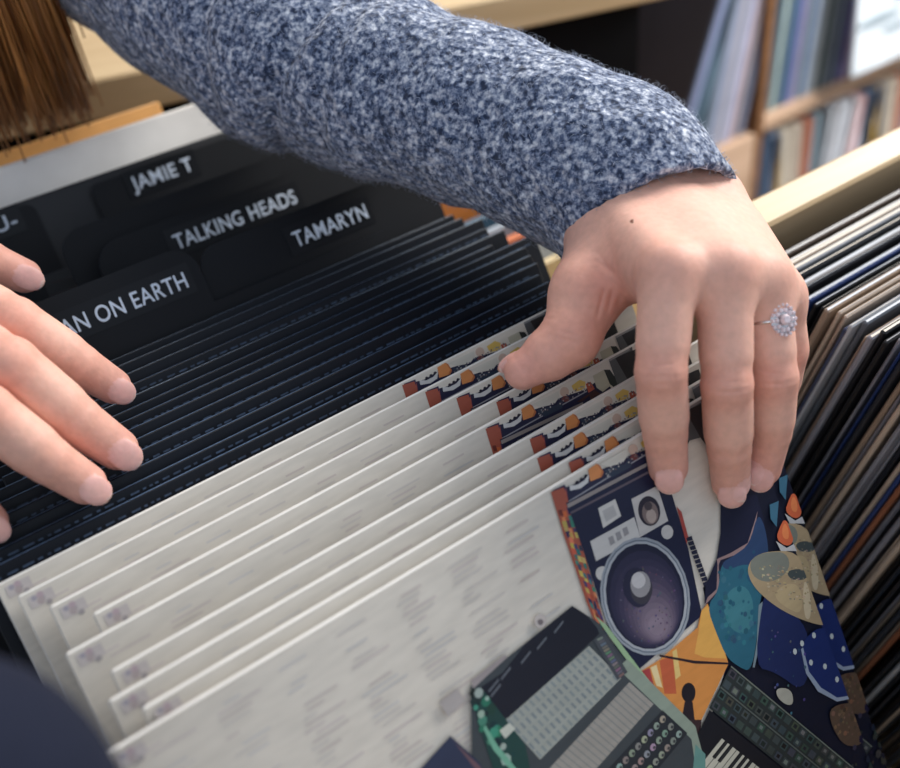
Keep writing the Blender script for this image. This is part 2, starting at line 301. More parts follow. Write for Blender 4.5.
ink((136,120,138),[(228.8,81.7),(228.4,82.8),(227.8,83.7),(226.9,84.3),(225.9,84.7),(224.8,84.7),(223.7,84.4),(222.7,83.8),(221.8,83),(221.1,81.9),(220.6,80.7),(220.5,79.5),(220.6,78.3),(221,77.2),(221.6,76.3),(222.5,75.7),(223.5,75.3),(224.6,75.3),(225.7,75.5),(226.7,76.1),(227.6,77),(228.3,78),(228.8,79.2),(229,80.5)])
for k in range(120):
    a_=rnd(0,6.28); rr_=rnd(.3,1)
    c0=[(240.7,76.2),(239.1,80.9),(236.5,84.8),(233.1,87.7),(229.2,89.4),(225,89.7),(220.9,88.6),(217,86.3),(213.8,82.9),(211.3,78.7),(209.8,73.9),(209.3,68.9),(209.8,63.9),(211.4,59.4),(213.9,55.6),(217.1,52.8),(220.9,51),(225,50.6),(229.1,51.5),(233,53.6),(236.3,56.9),(238.9,61.1),(240.6,66),(241.2,71.1)]; e_=c0[int(a_/6.2832*24)%24]; m_=cen(c0); ink(jit((92,80,106),22),disc(m_[0]+(e_[0]-m_[0])*rr_,m_[1]+(e_[1]-m_[1])*rr_,rnd(.25,.6),n=5))
ink((36,38,66),[(229.7,62.3),(228.9,64.5),(227.7,66.4),(226.2,67.7),(224.4,68.5),(222.4,68.7),(220.5,68.3),(218.7,67.3),(217.2,65.7),(216.1,63.7),(215.4,61.5),(215.1,59.1),(215.4,56.8),(216.1,54.6),(217.3,52.8),(218.8,51.4),(220.6,50.6),(222.5,50.4),(224.4,50.8),(226.2,51.8),(227.7,53.3),(228.9,55.3),(229.7,57.5),(229.9,59.9)])
ink((60,58,70),[(229.4,64.4),(228.5,65.9),(227.3,67),(225.9,67.8),(224.3,68.1),(222.7,68),(221.3,67.4),(220,66.4),(219,65.1),(218.3,63.5),(218,61.8),(218.2,60.1),(218.7,58.4),(219.6,57),(220.8,55.8),(222.2,55.1),(223.8,54.7),(225.3,54.9),(226.8,55.4),(228.1,56.4),(229.1,57.7),(229.8,59.3),(230.1,61),(230,62.8)])
ink((150,148,152),[(229.4,61.9),(228.6,63.1),(227.5,64.1),(226.2,64.7),(224.8,65),(223.4,64.8),(222.1,64.3),(220.9,63.4),(220,62.3),(219.4,60.9),(219.1,59.4),(219.2,57.9),(219.6,56.4),(220.4,55.2),(221.5,54.2),(222.7,53.6),(224.1,53.3),(225.5,53.4),(226.9,54),(228.1,54.8),(229,56),(229.6,57.4),(229.9,58.9),(229.8,60.4)]); ink((196,194,196),[(227.7,58.9),(227.2,59.7),(226.5,60.2),(225.6,60.6),(224.7,60.7),(223.7,60.6),(222.8,60.2),(221.9,59.6),(221.3,58.8),(220.8,57.9),(220.6,57),(220.6,56),(220.9,55.1),(221.3,54.4),(222,53.8),(222.9,53.4),(223.8,53.3),(224.8,53.4),(225.7,53.8),(226.6,54.4),(227.2,55.2),(227.7,56.1),(227.9,57),(227.9,58)])
# serrated strip right of the speaker
ink((178,66,58),[(257.1,37.4),(258.6,41.2),(257.3,53.7),(255.1,55.6)])
for k in range(11): ink((30,34,60),scl([(256.2,53.1),(259.2,53.7),(259,55.6),(256.2,54.6)],1.1,(0,k*2.3)))
# orange panel, cable and microphone
ink((226,142,62),[(206.2,93.4),(219.8,94.5),(244.9,92.8),(250.2,87),(254.7,85.9),(255.2,97.7),(254.1,117.2),(229.4,131.7),(218.9,125),(213.5,108.1)])
ink((238,172,74),[(250.2,87),(254.3,86.7),(254.4,105.1),(254,114.5),(242.8,107.2),(238.4,102.5),(244.7,94.7)])
ink((206,92,54),[(219.6,94.9),(227,96.7),(221.8,113.3),(215.9,109.6)])
ink((232,208,150),[(214,95),(217.4,95.6),(216.1,106.6),(213.5,104)])
ink((178,60,62),[(208.4,93.7),(213.5,94.8),(212.2,104.2),(208.5,98.9)])
ink((232,196,112),[(227.7,95.1),(230.3,95.1),(227.2,107.2),(224,107.3)])
ink((44,30,40),[(220.8,92.5),(237.1,105.4),(254.3,116.8),(253.9,117.6),(236.5,106.6),(220.4,93.3)])
ink((30,26,36),[(231.5,118.8),(230.9,119.7),(230.1,120.5),(229.1,121),(228.1,121.2),(227.1,121.1),(226.1,120.6),(225.2,119.9),(224.6,119),(224.2,117.9),(224,116.7),(224.1,115.5),(224.5,114.4),(225.1,113.4),(225.9,112.7),(226.8,112.2),(227.9,112),(228.9,112.1),(229.9,112.5),(230.7,113.2),(231.4,114.1),(231.8,115.2),(232,116.4),(231.9,117.6)]); ink((40,30,40),[(224.3,119),(228.3,121.5),(225.9,129.5),(218.3,137.3),(219.4,125.4)])
ink((60,40,44),[(218.9,125),(229.4,131.7),(222.3,142.6),(216,150.7),(217.4,139.4)])
# guitar body
ink((24,28,56),[(282.6,44.7),(302.6,54.9),(302,65.2),(298.7,82.7),(281.1,100.8),(253.1,85),(256.9,78.2),(268,70.3),(275.2,60.6)])
ink((150,120,120),[(252.8,85.8),(255.9,83.4),(262.1,82.7),(267.3,73),(268,70.3),(276.7,71.8),(288,72.6),(296.3,65.4),(299.9,62),(296,67.4),(288.7,74.1),(278.5,73.9),(269.9,71.8),(267.9,73.3),(263.7,83.6),(256.3,85.2)])
ink((38,104,128),sm([(253.6,86.8),(262.8,84.2),(269.3,73.1),(278.5,73.9),(288.9,73.7),(299.5,62.8),(301.1,70),(298.6,81.5),(291.6,93.3),(281.8,102.3),(273.1,117.8),(264.3,127.7),(259.2,122.4),(254.2,114.1),(253.6,101)],2))
ink((40,66,108),sm([(269.3,73.1),(278.5,73.9),(288.9,73.7),(299.5,62.8),(301.1,70),(298.6,81.5),(292.3,88.8),(282.4,80.2),(271,78.2)],2))
ink((58,128,142),sm([(267.1,86.5),(278.4,88.6),(280,100.2),(271.8,111.6),(263.2,106.6),(260.3,95.3)],2))
ink((120,140,150),[(281.8,102.3),(284.8,101.9),(274.8,118.8),(267.3,127.3),(266.2,126.6),(273.1,117.8)])
ink((28,42,96),sm([(283.4,103.2),(289,98.9),(304.7,124.2),(301.7,140.2),(290,155.6),(277.5,135.7),(267.3,127.3)],2))
ink((56,110,138),[(308,62.9),(314,63.9),(307.6,74.5),(305.7,69.2)])
for k in range(60):
    q=[(262.9,69.6),(302.7,69.8),(270.8,127.3),(253.3,106.1)]
    ink(jit(random.choice([(34,96,120),(48,120,136),(40,84,116)]),8),disc(*quad(q,rnd(.1,.85),1,rnd(.15,.9),1)[0],rnd(.6,1.8),n=6))
# cymbal and cones
ink((176,152,114),sm([(282.3,83.3),(288,80.1),(297.6,82.1),(314.4,91.1),(317.1,107.4),(317.5,122.6),(317.9,134.6),(307.8,127.1),(295,113.7),(286.5,101.2),(282.1,91.2)],2))
ink((126,130,118),sm([(284.2,82.2),(289.3,80.2),(297.4,82.5),(308.3,88.4),(307.2,97),(294,97.3),(284.7,90)],2))
ink((204,186,150),sm([(313.6,105.4),(313.6,114.8),(308.7,125.4),(305.1,123.3),(309.3,111.3)],2))
ink((190,166,122),sm([(300.9,101.1),(309.8,107.2),(304.8,120.9),(296,111.5),(291.6,102.5)],2))
ink((70,80,80),sm([(303.9,96.3),(313.2,99.8),(316.7,105),(313.1,106.3),(305,101.8)],2))
ink((222,98,56),sm([(314.1,73),(315.7,80.4),(314.4,86.2),(309.3,86.2),(304.6,79.4),(309.3,75.4)],2))
ink((190,190,190),[(304.2,80.2),(309.1,86.6),(314,87.1),(314.4,91.1),(305.1,86.1)])
ink((240,130,70),sm([(313.2,74.8),(314,79.4),(311.9,83.8),(308.8,81.1),(310.1,76.9)],2))
for k in range(90):
    q=[(287.9,83.2),(316.6,98.9),(314.2,128),(290.3,100.7)]
    ink(jit(random.choice([(186,164,124),(160,138,104),(196,176,138),(140,132,112)]),8),disc(*quad(q,rnd(.0,.95),1,rnd(.05,.95),1)[0],rnd(.4,1.2),rnd(.2,.6),n=6,rot=.6))
# drum kit
ink((24,44,112),sm([(296.5,133.8),(307.8,130.4),(317.7,135.1),(320.7,151.6),(319.8,175.2),(307.5,169.9),(298.9,158.9),(295.7,146.7)],2))
ink((150,166,190),[(296.7,135),(298.3,134.9),(296.8,147.4),(300.5,158.7),(307.9,169),(320.6,175.2),(320,176.5),(307.1,170.8),(298,159.4),(294.7,147.2)])
for p in [(299.8,144.2),(307.2,150.9),(311.7,161),(307.1,133.4),(292.8,133.9),(298.5,132.8)]: ink((196,206,206),disc(p[0],p[1],1.3,1.6,n=7))
for k in range(24): ink(jit((70,90,130),30),disc(*quad([(281.5,111.9),(300.2,133.8),(282.7,179.2),(268.3,147.6)],rnd(0,1),1,rnd(0,1),1)[0],rnd(.4,1),n=5))
ink((178,176,160),sm([(274.8,142.9),(283.1,148.5),(281.7,156),(277.4,154.4),(273.4,147.5)],2))
ink((96,74,58),sm([(301.5,169.6),(321.6,179.8),(323.5,192.7),(315.2,200.3),(302.2,194.2),(298.5,179.1)],2))
for k in range(50): ink(jit(random.choice([(130,98,74),(84,64,54),(110,84,64)]),10),disc(*quad([(301.5,169.6),(321.6,179.8),(321,198.2),(298.2,186.4)],rnd(.05,.95),1,rnd(.05,.95),1)[0],rnd(.5,1.4),n=6))
for k in range(80): ink(jit(random.choice([(52,58,66),(30,34,52),(66,64,62),(44,52,60)]),10),disc(*quad([(304.1,190.2),(331.8,208.1),(342,285.7),(285.9,245.4)],rnd(0,1),1,rnd(0,1),1)[0],rnd(.6,2.6),n=6))
# synthesiser
SY=[(254.8,118.7),(308.9,216.9),(286.9,223.6),(235.2,129)]
ink((46,54,54),[SY[0],SY[1],SY[2],SY[3]])
for r in range(4):
    for c_ in range(18):
        q=quad(SY,c_/18+.006,(c_+1)/18-.006,r/4+.04,(r+1)/4-.04)
        ink(jit((66,78,74),10),scl(q,.92)); 
        if random.random()<.8: ink(jit(random.choice([(24,28,32),(110,118,110),(34,40,42)]),8),scl(q,rnd(.35,.6)))
ink((112,120,110),quad(SY,0,1,0,.03)); ink((92,100,94),quad(SY,0,1,.49,.52))
ink((22,24,34),[(234.9,129.9),(286.4,224.5),(274.3,237.1),(200.5,184),(220.3,138.6)])
KY=[(235.6,145.3),(275.8,217.7),(263.3,220.5),(220,149.1)]
ink((196,194,176),[KY[0],KY[1],KY[2],KY[3]])
for k in range(22):
    ink((60,62,60),quad(KY,k/22,k/22+.005,0,1))
    if k%7 not in (2,6): ink((24,26,34),quad(KY,(k+.7)/22,(k+1.3)/22,0,.62))
# drum machine
ink((62,70,76),[(188.4,49.2),(196.9,61.9),(205.8,94.2),(222.7,130.6),(222.5,150.7),(195.8,207.9),(97.2,133.8),(131.9,53.8)])
ink((150,186,140),[(197.1,59),(200.8,66.1),(208.2,91.6),(212.2,104.2),(223.1,129.8),(221.2,129.7),(210.5,105.2),(205.6,92),(199,67.5)])
ink((22,26,42),[(134.8,56.5),(147.2,56.6),(161.2,51.7),(177.1,50.4),(188.4,49.2),(193.4,56.9),(195.8,64.2),(195.7,67.1),(141.9,75.1),(134.4,68.5)])
BP=[(139.9,74.8),(188.9,69),(197.9,90.4),(147.7,98.7)]
ink((158,164,156),BP)
ink((140,156,140),[(197.8,85.3),(204.2,84.6),(224.7,131.9),(222.5,150.7),(213.8,161),(220.3,135.9)])
ink((96,150,142),[(221.3,139.3),(224.4,146.6),(214.9,167.1),(207,161.7)])
for a in range(16):
    for b_ in range(5):
        ink((122,134,140) if b_%2 else (132,144,146),quad(BP,a/16+.012,a/16+.034,b_/5+.03,(b_+1)/5-.03))
PP=[(147.5,105),(200.9,94.2),(208.3,110),(155.6,121.3)]
ink((156,152,144),PP)
for a in range(20):
    ink((132,134,132),quad(PP,a/20,a/20+.012,0,1))
KP=[(160.8,124.9),(210.6,115.6),(218.2,132),(169.6,143.7)]
ink((40,46,54),scl(KP,1.04))
for a in range(12):
    for b_ in range(3):
        q=quad(KP,a/12,(a+1)/12,b_/3,(b_+1)/3); c=cen(q); ink(jit((148,150,142),24),disc(c[0],c[1],1.7,1.7,n=8)); ink((60,62,66),disc(c[0]+.5,c[1]+.5,.8,n=6))
DK=[(191.8,67.8),(198.4,68.7),(201.8,89.7),(195.7,90)]
ink((70,76,84),DK)
for k in range(14): ink(jit((110,114,116),26),scl(quad(DK,.15,.8,k/14,(k+1)/14),.7))
for p in [(148.1,57.1),(159.2,56.2),(168.4,55),(178.6,53.2),(141.1,60.8),(141.1,58.5)]: ink((96,102,112),[(p[0]-3,p[1]+1),(p[0]+3,p[1]-1),(p[0]+3,p[1]),(p[0]-3,p[1]+2)])
ink((196,186,180),[(174.2,48.3),(173.8,48.9),(173.3,49.4),(172.6,49.7),(171.9,49.8),(171.1,49.7),(170.4,49.4),(169.8,49),(169.3,48.3),(168.9,47.6),(168.8,46.8),(168.8,46),(169,45.3),(169.4,44.7),(170,44.2),(170.7,43.9),(171.4,43.8),(172.1,43.9),(172.9,44.2),(173.5,44.6),(174,45.3),(174.3,46),(174.5,46.8),(174.5,47.6)]); ink((120,110,112),[(172.8,47.9),(172.6,48.2),(172.3,48.4),(172,48.5),(171.7,48.5),(171.3,48.5),(170.9,48.3),(170.6,48.1),(170.4,47.8),(170.2,47.4),(170.1,47.1),(170.1,46.7),(170.2,46.4),(170.3,46.2),(170.6,46),(170.9,45.8),(171.3,45.8),(171.6,45.9),(172,46),(172.3,46.3),(172.6,46.6),(172.8,46.9),(172.9,47.3),(172.9,47.6)])
ink((160,150,150),[(132.9,51.6),(151.1,50.4),(151.4,52),(132.4,55)])
GR=[(131.2,54.3),(136.5,59.4),(144,89),(138.7,114.7),(125.6,105.8),(128.7,69.6)]
ink((28,70,66),GR)
for k in range(30): ink(jit(random.choice([(34,120,96),(24,60,60),(60,150,120),(150,180,166),(20,40,50)]),10),disc(*quad([GR[0],GR[1],GR[3],GR[5]],rnd(0,1),1,rnd(0,1.1),1)[0],rnd(1,2.6),n=7))
ink((200,204,190),[(135.8,76.9),(141.2,76.6),(142.6,80.4),(136.8,81.4)])
ink((110,180,150),[(131.1,71.1),(132.6,81.6),(138,102),(135.9,102),(130.1,82.3),(129.7,72.1)])
ink((44,54,84),[(96,71.5),(115.6,66.3),(122.5,83.1),(123.5,92.3),(108.8,108.5),(82.7,90.1)])
ink((110,80,90),[(115.6,67.3),(116.4,70.1),(122,84.2),(122.6,87.4),(119.8,84.6)])
ink((178,170,166),[(116.8,51.8),(126.1,51.1),(127.2,57.4),(117.9,59)])
def clip(P):
    out=P
    for ax,lim,sg in ((0,.3,1),(0,314.7,-1),(1,.3,1),(1,314.7,-1)):
        res=[]
        for i in range(len(out)):
            a,b=out[i-1],out[i]; da=(a[ax]-lim)*sg; db=(b[ax]-lim)*sg
            if (da<0)!=(db<0):
                t=da/(da-db); res.append((a[0]+(b[0]-a[0])*t,a[1]+(b[1]-a[1])*t))
            if db>=0: res.append(b)
        out=res
        if not out: return out
    return out
def cover_mesh(vmax=400):
    V=[];F=[];C=[]; lay=0
    base=[(.3,.3),(314.7,.3),(314.7,314.7),(.3,314.7)]
    for c,P in [(BEIGE,base)]+INK:
        P=clip(P)
        if len(P)<3 or min(p[1] for p in P)>vmax: continue
        lay+=1; y=-.0021-lay*.0000012
        tri=tessellate_polygon([[Vector((p[0],-p[1],0)) for p in P]]); n=len(V)
        V+=[(p[0]/1000-.1575,y,-p[1]/1000) for p in P]; l=lin(c)
        for t in tri:
            a,b,d=(Vector(V[n+i]) for i in t); t=t if (b-a).cross(d-a).y<0 else (t[0],t[2],t[1])
            F.append(tuple(n+i for i in t)); C+=[l]*3
    me=bpy.data.meshes.new('printed_cover'); me.from_pydata(V,[],F)
    at=me.color_attributes.new('Col','FLOAT_COLOR','CORNER'); at.data.foreach_set('color',np.array(C,dtype=np.float32).ravel())
    me.update(); return me

# ---------------------------------------------------------------- materials in use
M={}
M['card']=plain('white_card',(226,222,216),.6)
M['black_sleeve']=plain('black_gloss_card',(9,15,25),.42,.3,noise=.2)
M['edge_highlight']=plain('painted_edge_highlight',(84,108,138),.45,noise=.4,scale=300)  # top-edge highlight of the black sleeves, painted as a grey-blue colour
M['faint']=plain('faint_cover_lettering',(54,70,92),.5,noise=.4,scale=200)
M['pale_highlight']=plain('pale_painted_highlight',(150,170,192),.45,noise=.3,scale=300)  # brighter painted highlight for the top edges of rear black sleeves
M['divider']=plain('black_divider_plastic',(9,12,18),.5,.25,noise=.1,scale=20)
M['divider_edge']=plain('divider_edge',(22,28,38),.45,.3)
M['label']=plain('black_label_tape',(9,12,18),.4,.3)
M['letters']=plain('white_letters',(205,215,228),.5)
M['print']=attrmat('offset_print',.42,.4,noise=.05,scale=60,stretch=(1,1,5))
M['pine']=wood('pale_pine',(192,164,124),(208,182,142))
M['pine_shelf']=wood('tan_shelf_wood',(178,146,120),(204,172,146),sc=(3,30,30))
M['dark']=plain('dark_interior',(18,18,20),.9,.1)
M['floor']=plain('grey_floor',(96,88,80),.6,scale=3)
M['wallm']=plain('dark_wall_paint',(70,66,62),.8,scale=3)
MC={}
def cmat(c,rough=.5):
    k=tuple(int(v) for v in c)+(rough,)
    if k not in MC: MC[k]=plain('sleeve_colour_%d_%d_%d'%k[:3],c,rough,noise=.12,scale=25)
    return MC[k]

# ---------------------------------------------------------------- the room
def struct(name,mb,m): return tag(mb.build(name,m),kind='structure')
struct('floor',MB().box((-3,-2.5,-.05),(4,4,0)),M['floor'])
struct('wall_back',MB().box((-3,3.2,0),(4,3.3,3)),M['wallm'])
struct('wall_right',MB().box((3.9,-2.5,0),(4,3.2,3)),M['wallm'])

# ---------------------------------------------------------------- record bins
b=empty('record_bin',(0,0,0)); tag(b,'pale wooden bin holding the repeated beige covers and black dividers','record bin')
MB().box((-.36,-.46,.57),(.035,.47,.59)).build('bottom_board',M['pine'],b)
MB().box((-.38,-.46,.57),(-.36,.49,.80)).build('side_board',M['pine'],b)
MB().box((.035,-.46,.57),(.05,.49,.615)).build('side_board',M['pine'],b)
MB().box((-.38,.47,.57),(.05,.49,.84)).build('back_board',M['pine'],b)
MB().box((-.38,-.48,.57),(.05,-.46,.80)).build('front_board',M['pine'],b)
MB().box((-.38,-.46,0),(.05,.47,.57)).build('cabinet',M['dark'],b)
b=empty('record_bin',(0,0,0)); tag(b,'pale wooden bin with a thick back rim, holding the tightly packed records at right','record bin')
MB().box((.052,-.62,.55),(.56,.20,.57)).build('bottom_board',M['pine'],b)
MB().box((.056,-.62,.55),(.068,.16,.60)).build('side_board',M['pine'],b)
MB().box((.56,-.62,.55),(.58,.08,.80)).build('side_board',M['pine'],b)
MB().box((.058,0,-.345),(.58,.021,0),bev=.002).build('back_board',M['pine'],b,loc=(0,.0785,.902),rot=(rad(17),0,0))
MB().box((.052,-.64,.55),(.58,-.62,.8)).build('front_board',M['pine'],b)
MB().box((.052,-.62,0),(.58,.20,.55)).build('cabinet',M['dark'],b)
# counter behind
th=math.atan2(-.103,.374)
ct=empty('wooden_counter',(-.007,.500,0),(0,0,th)); tag(ct,'pale wooden counter top running behind the bins under the sleeve and hair','counter')
MB().box((-.6,0,.900),(.40,.21,.930),bev=.002).build('counter_top',M['pine'],ct)
MB().box((-.6,.03,0),(.38,.19,.900)).build('counter_base',M['dark'],ct)  # black block stands in for the shade beneath the counter top

# ---------------------------------------------------------------- repeated beige sleeves
LEAN=30
def sleeve_mb(w=.315,h=.315,t=.0034,top=1,bev=.0011):
    return MB().box((-w/2,-t/2,-h),(w/2,t/2,0),0,bev=bev,topmi=top)
cov=cover_mesh(); cov_top=cover_mesh(60)
REPS=[(0,0),(.009,.018),(.020,.010),(.032,.016),(.051,.006),(.063,.022),(.078,.010),(.092,.002),(.104,-.003)]
ZT=.8985
labels=['frontmost beige record sleeve, its whole printed cover of a loudspeaker, cymbal and keyboards showing',
 'beige record sleeve directly behind the front cover, orange cone peeking out at right',
 'third beige record sleeve from the front, only its top strip showing beside the index finger',
 'fourth beige record sleeve from the front, its printed strip starting furthest right below the thumb',
 'fifth beige record sleeve from the front, with the widest visible strip of print',
 'sixth beige record sleeve from the front, its strip starting just right of the thumb tip',
 'beige record sleeve the thumb tip presses on, third from the black sleeves',
 'second beige record sleeve in front of the black sleeves',
 'rearmost beige record sleeve, touching the glossy black sleeves behind it']
proto=None
for (y,dx),lab in zip(REPS,labels):
    loc=(-.1575+dx,y,ZT); rot=(rad(-LEAN+random.uniform(-.4,.4)*(y>0)),0,0)
    if proto is None:
        o=sleeve_mb().build('record_sleeve',[M['card'],M['card']],None,loc,rot,)
        p=link('printed_cover',cov,M['print'],o); p['label']='printed front with loudspeaker, guitar, cymbal, synthesiser and drum machine'
        proto=o
    else:
        o=proto.copy(); COL.objects.link(o); o.location=loc; o.rotation_euler=rot
        if y<.02: p=bpy.data.objects.new('printed_cover',cov)
        else: 
            p=bpy.data.objects.new('printed_cover',cov_top)
            if not cov_top.materials: cov_top.materials.append(M['print'])
        COL.objects.link(p); p.parent=o
    tag(o,lab,'record',group='repeated beige record sleeves')

# ---------------------------------------------------------------- black sleeves behind
BL=[(.116,-.008),(.125,-.004),(.134,-.004),(.143,.002),(.152,.005),(.160,.008),(.169,.022),(.178,-.002),(.187,.014),(.196,.008),(.205,.012),(.214,.004),(.223,.004)]
ordn=['first','second','third','fourth','fifth','sixth','seventh','eighth','ninth','tenth','eleventh','twelfth','thirteenth']
pb=None; pe=[]
for i,(y,xr) in enumerate(BL):
    loc=(xr-.1575,y,.8985+random.uniform(-.0015,.0015)); rot=(rad(-LEAN+random.uniform(-.2,.2)),0,0)
    if pb is None:
        mb=sleeve_mb(bev=.0005); o=mb.build('record_sleeve',[M['black_sleeve'],M['edge_highlight']],None,loc,rot); pb=o
        t=MB()
        x=-.15
        while x<.15:
            w=random.uniform(.0015,.005)
            t.box((x,-.00178,-.0055),(x+w,-.0017,-.0046)); x+=w+random.uniform(.001,.003)
        tm=t.build('cover_lettering',M['faint'],o)
    else:
        o=pb.copy()
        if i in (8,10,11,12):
            if not pe: pe.append(pb.data.copy()); pe[0].materials[1]=M['pale_highlight']
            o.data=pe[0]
        COL.objects.link(o); o.location=loc; o.rotation_euler=rot
        if i in (2,5,8,10,11,12): 
            tag(o,f'{ordn[i]} glossy black record sleeve '+('leaning on the front divider' if i==12 else 'counting back from the beige sleeves'),'record',group='glossy black record sleeves'); continue
        c=tm.copy(); COL.objects.link(c); c.parent=o; c.location=(random.uniform(-.004,.004),0,random.uniform(-.001,.0015))
    place='directly behind the rearmost beige sleeve' if i==0 else ('leaning on the front divider' if i==12 else 'counting back from the beige sleeves')
    tag(o,f'{ordn[i]} glossy black record sleeve {place}','record',group='glossy black record sleeves')

# ---------------------------------------------------------------- dividers
def rounded(x0,x1,zt,r,zb,xl,xr,zs):
    """body x from xl to xr below zs, tab from x0 to x1 up to zt with round corners"""
    P=[(xl,zb),(xr,zb),(xr,zs)]
    if x1<xr-1e-4: P.append((x1,zs))
    for k in range(7):
        a=rad(90*k/6); P.append((x1-r+r*math.cos(a),zt-r+r*math.sin(a)))
    for k in range(7):
        a=rad(90+90*k/6); P.append((x0+r+r*math.cos(a),zt-r+r*math.sin(a)))
    if x0>xl+1e-4: P.append((x0,zs))
    P.append((xl,zs)); 
    out=[]
    for p in P:
        if not out or (abs(p[0]-out[-1][0])+abs(p[1]-out[-1][1]))>1e-5: out.append(p)
    return out
def text_mesh(txt,size,sx):
    cu=bpy.data.curves.new('t','FONT'); cu.body=txt; cu.size=size; cu.extrude=.00012; cu.offset=.00012; cu.space_character=1.06
    o=bpy.data.objects.new('t',cu); COL.objects.link(o); bpy.context.view_layer.update()
    me=bpy.data.meshes.new_from_object(o.evaluated_get(bpy.context.evaluated_depsgraph_get()))
    bpy.data.objects.remove(o); 
    for v in me.vertices: x,y,z=v.co; v.co=(x*sx,-z,y)
    me.flip_normals() if False else None
    me.update(); return me
def divider(y,tab,zt,label,text=None,tp=None,tw=None,r=.014,xl=-.335,xr=-.005,zs=0,size=.0125,tilt=0):
    o=empty('bin_divider',(0,y,.9),(rad(-LEAN),0,0)); tag(o,label,'divider',group='black bin dividers')
    MB().prism(rounded(tab[0],tab[1],zt,r,-.31,xl,xr,zs),-.0009,.0009,0,1).build('divider_card',[M['divider'],M['divider_edge']],o)
    if text:
        me=text_mesh(text,size,1); w=max(v.co.x for v in me.vertices)
        for v in me.vertices: v.co.x*=tw/w
        l=link('lettering',me,M['letters'],o,(tp[0],-.0016,tp[1]),(0,tilt,0)); 
        MB().box((tp[0]-.004,-.0013,tp[1]-.004),(tp[0]+tw+.004,-.0009,tp[1]+size*.72+.004)).build('label_strip',M['label'],o)
    return o
divider(.233,(-.30,-.152),.034,'black bin divider lettered MAN ON EARTH beside the left hand',"MAN ON EARTH",(-.2405,.0125),.0785,xr=-.04)
divider(.2400,(-.150,.007),.0255,'black bin divider lettered TAMARYN with rounded right corner below the sweater sleeve',"TAMARYN",(-.093,.0065),.050,xr=.006,zs=-.03)
divider(.300,(-.188,-.007),.019,'black bin divider lettered TALKING HEADS in front of the knitted sleeve',"TALKING HEADS",(-.142,.0005),.083,r=.016,xr=-.007,zs=-.03)
divider(.318,(-.20,-.010),.024,'plain black bin divider just behind the TALKING HEADS one','',xr=-.01,zs=-.03)
divider(.330,(-.34,-.215),.010,'plain black bin divider with a rounded tab by the thumb at far left','',xl=-.36,xr=-.16,zs=-.03)
divider(.362,(-.160,-.026),.0255,'black bin divider lettered JAMIE T under the pale paper edges',"JAMIE T",(-.135,.0135),.041,r=.004,xr=-.026,zs=-.03)
divider(.366,(-.36,-.195),.026,'black bin divider lettered SU- cut by the left edge of the photo',"SU-",(-.2295,.0155),.0215,r=.006,xl=-.36,xr=-.1,zs=-.03)
# dark filler sleeves added between the dividers to keep the gaps dark
grp='dark filler sleeves between the dividers'
for i,(y,zt,xr,c) in enumerate([(.249,.882,.0,(24,26,34)),(.258,.884,.004,(20,22,28)),(.267,.88,-.004,(30,34,44)),(.276,.884,0,(20,22,30)),(.285,.882,-.006,(26,28,32)),(.293,.884,-.002,(20,22,28)),
      (.308,.887,-.01,(26,30,40)),(.324,.885,-.01,(20,24,30)),(.338,.882,-.015,(24,24,30)),(.348,.884,-.02,(18,22,28)),(.356,.886,-.03,(22,26,32))]):
    o=sleeve_mb(t=.004,top=0).build('record_sleeve',[cmat(c),M['edge_highlight']],None,(xr-.1575-.004,y,zt),(rad(-LEAN),0,0))
    tag(o,'added dark filler sleeve sunk low between the lettered black dividers','record',group=grp)
o=sleeve_mb(t=.005,top=1).build('record_sleeve',[cmat((12,15,22)),cmat((190,188,180))],None,(-.2100,.385,.9225),(rad(-LEAN),0,0))
tag(o,'record sleeve with a thin pale top edge just behind the JAMIE T divider','record')
# white boxed set
bx=MB().box((-.330,-.022,-.30),(0,.014,0),bev=.002)
o=bx.build('boxed_set',M['card'],None,(-.028,.432,.925),(rad(-LEAN),0,0)); o.name='record_box'
tag(o,'thick white record box behind the dividers under the hanging hair','record box')
o=sleeve_mb(t=.004,top=0).build('record_sleeve',[cmat((206,150,84)),M['card']],None,(-.23,.462,.925),(rad(-LEAN),0,0))  # amber colour stands in for the orange reflection under the hair
tag(o,'added amber sleeve in place of an orange reflection behind the white record box','record')

# ---------------------------------------------------------------- small crate with coloured sleeves seen between arm and dividers
b=empty('record_crate',(0,0,0)); tag(b,'low dark crate of colourful records seen between the sweater sleeve and the black sleeves','crate')
MB().box((.054,.205,0),(.25,.452,.62)).build('crate_body',M['dark'],b)
cols=[(206,184,140),(190,196,200),(206,110,60),(150,160,170),(60,90,110),(206,126,60),(180,70,60),(110,150,170),(190,200,204),(70,80,90),(160,190,200),(190,120,90)]
for i in range(11):
    y=.235+i*.0195
    o=MB().box((0,-.003,-.19),(.18,.003,0),0,bev=.0011).build('single_sleeve',[cmat(cols[i%12]),M['card']],None,(.056+random.uniform(0,.008),y,.835+random.uniform(-.012,.012)),(rad(-5),0,0))
    tag(o,'small colourful record sleeve in the low crate glimpsed between sweater and black sleeves','record',group='colourful small sleeves in the low crate')

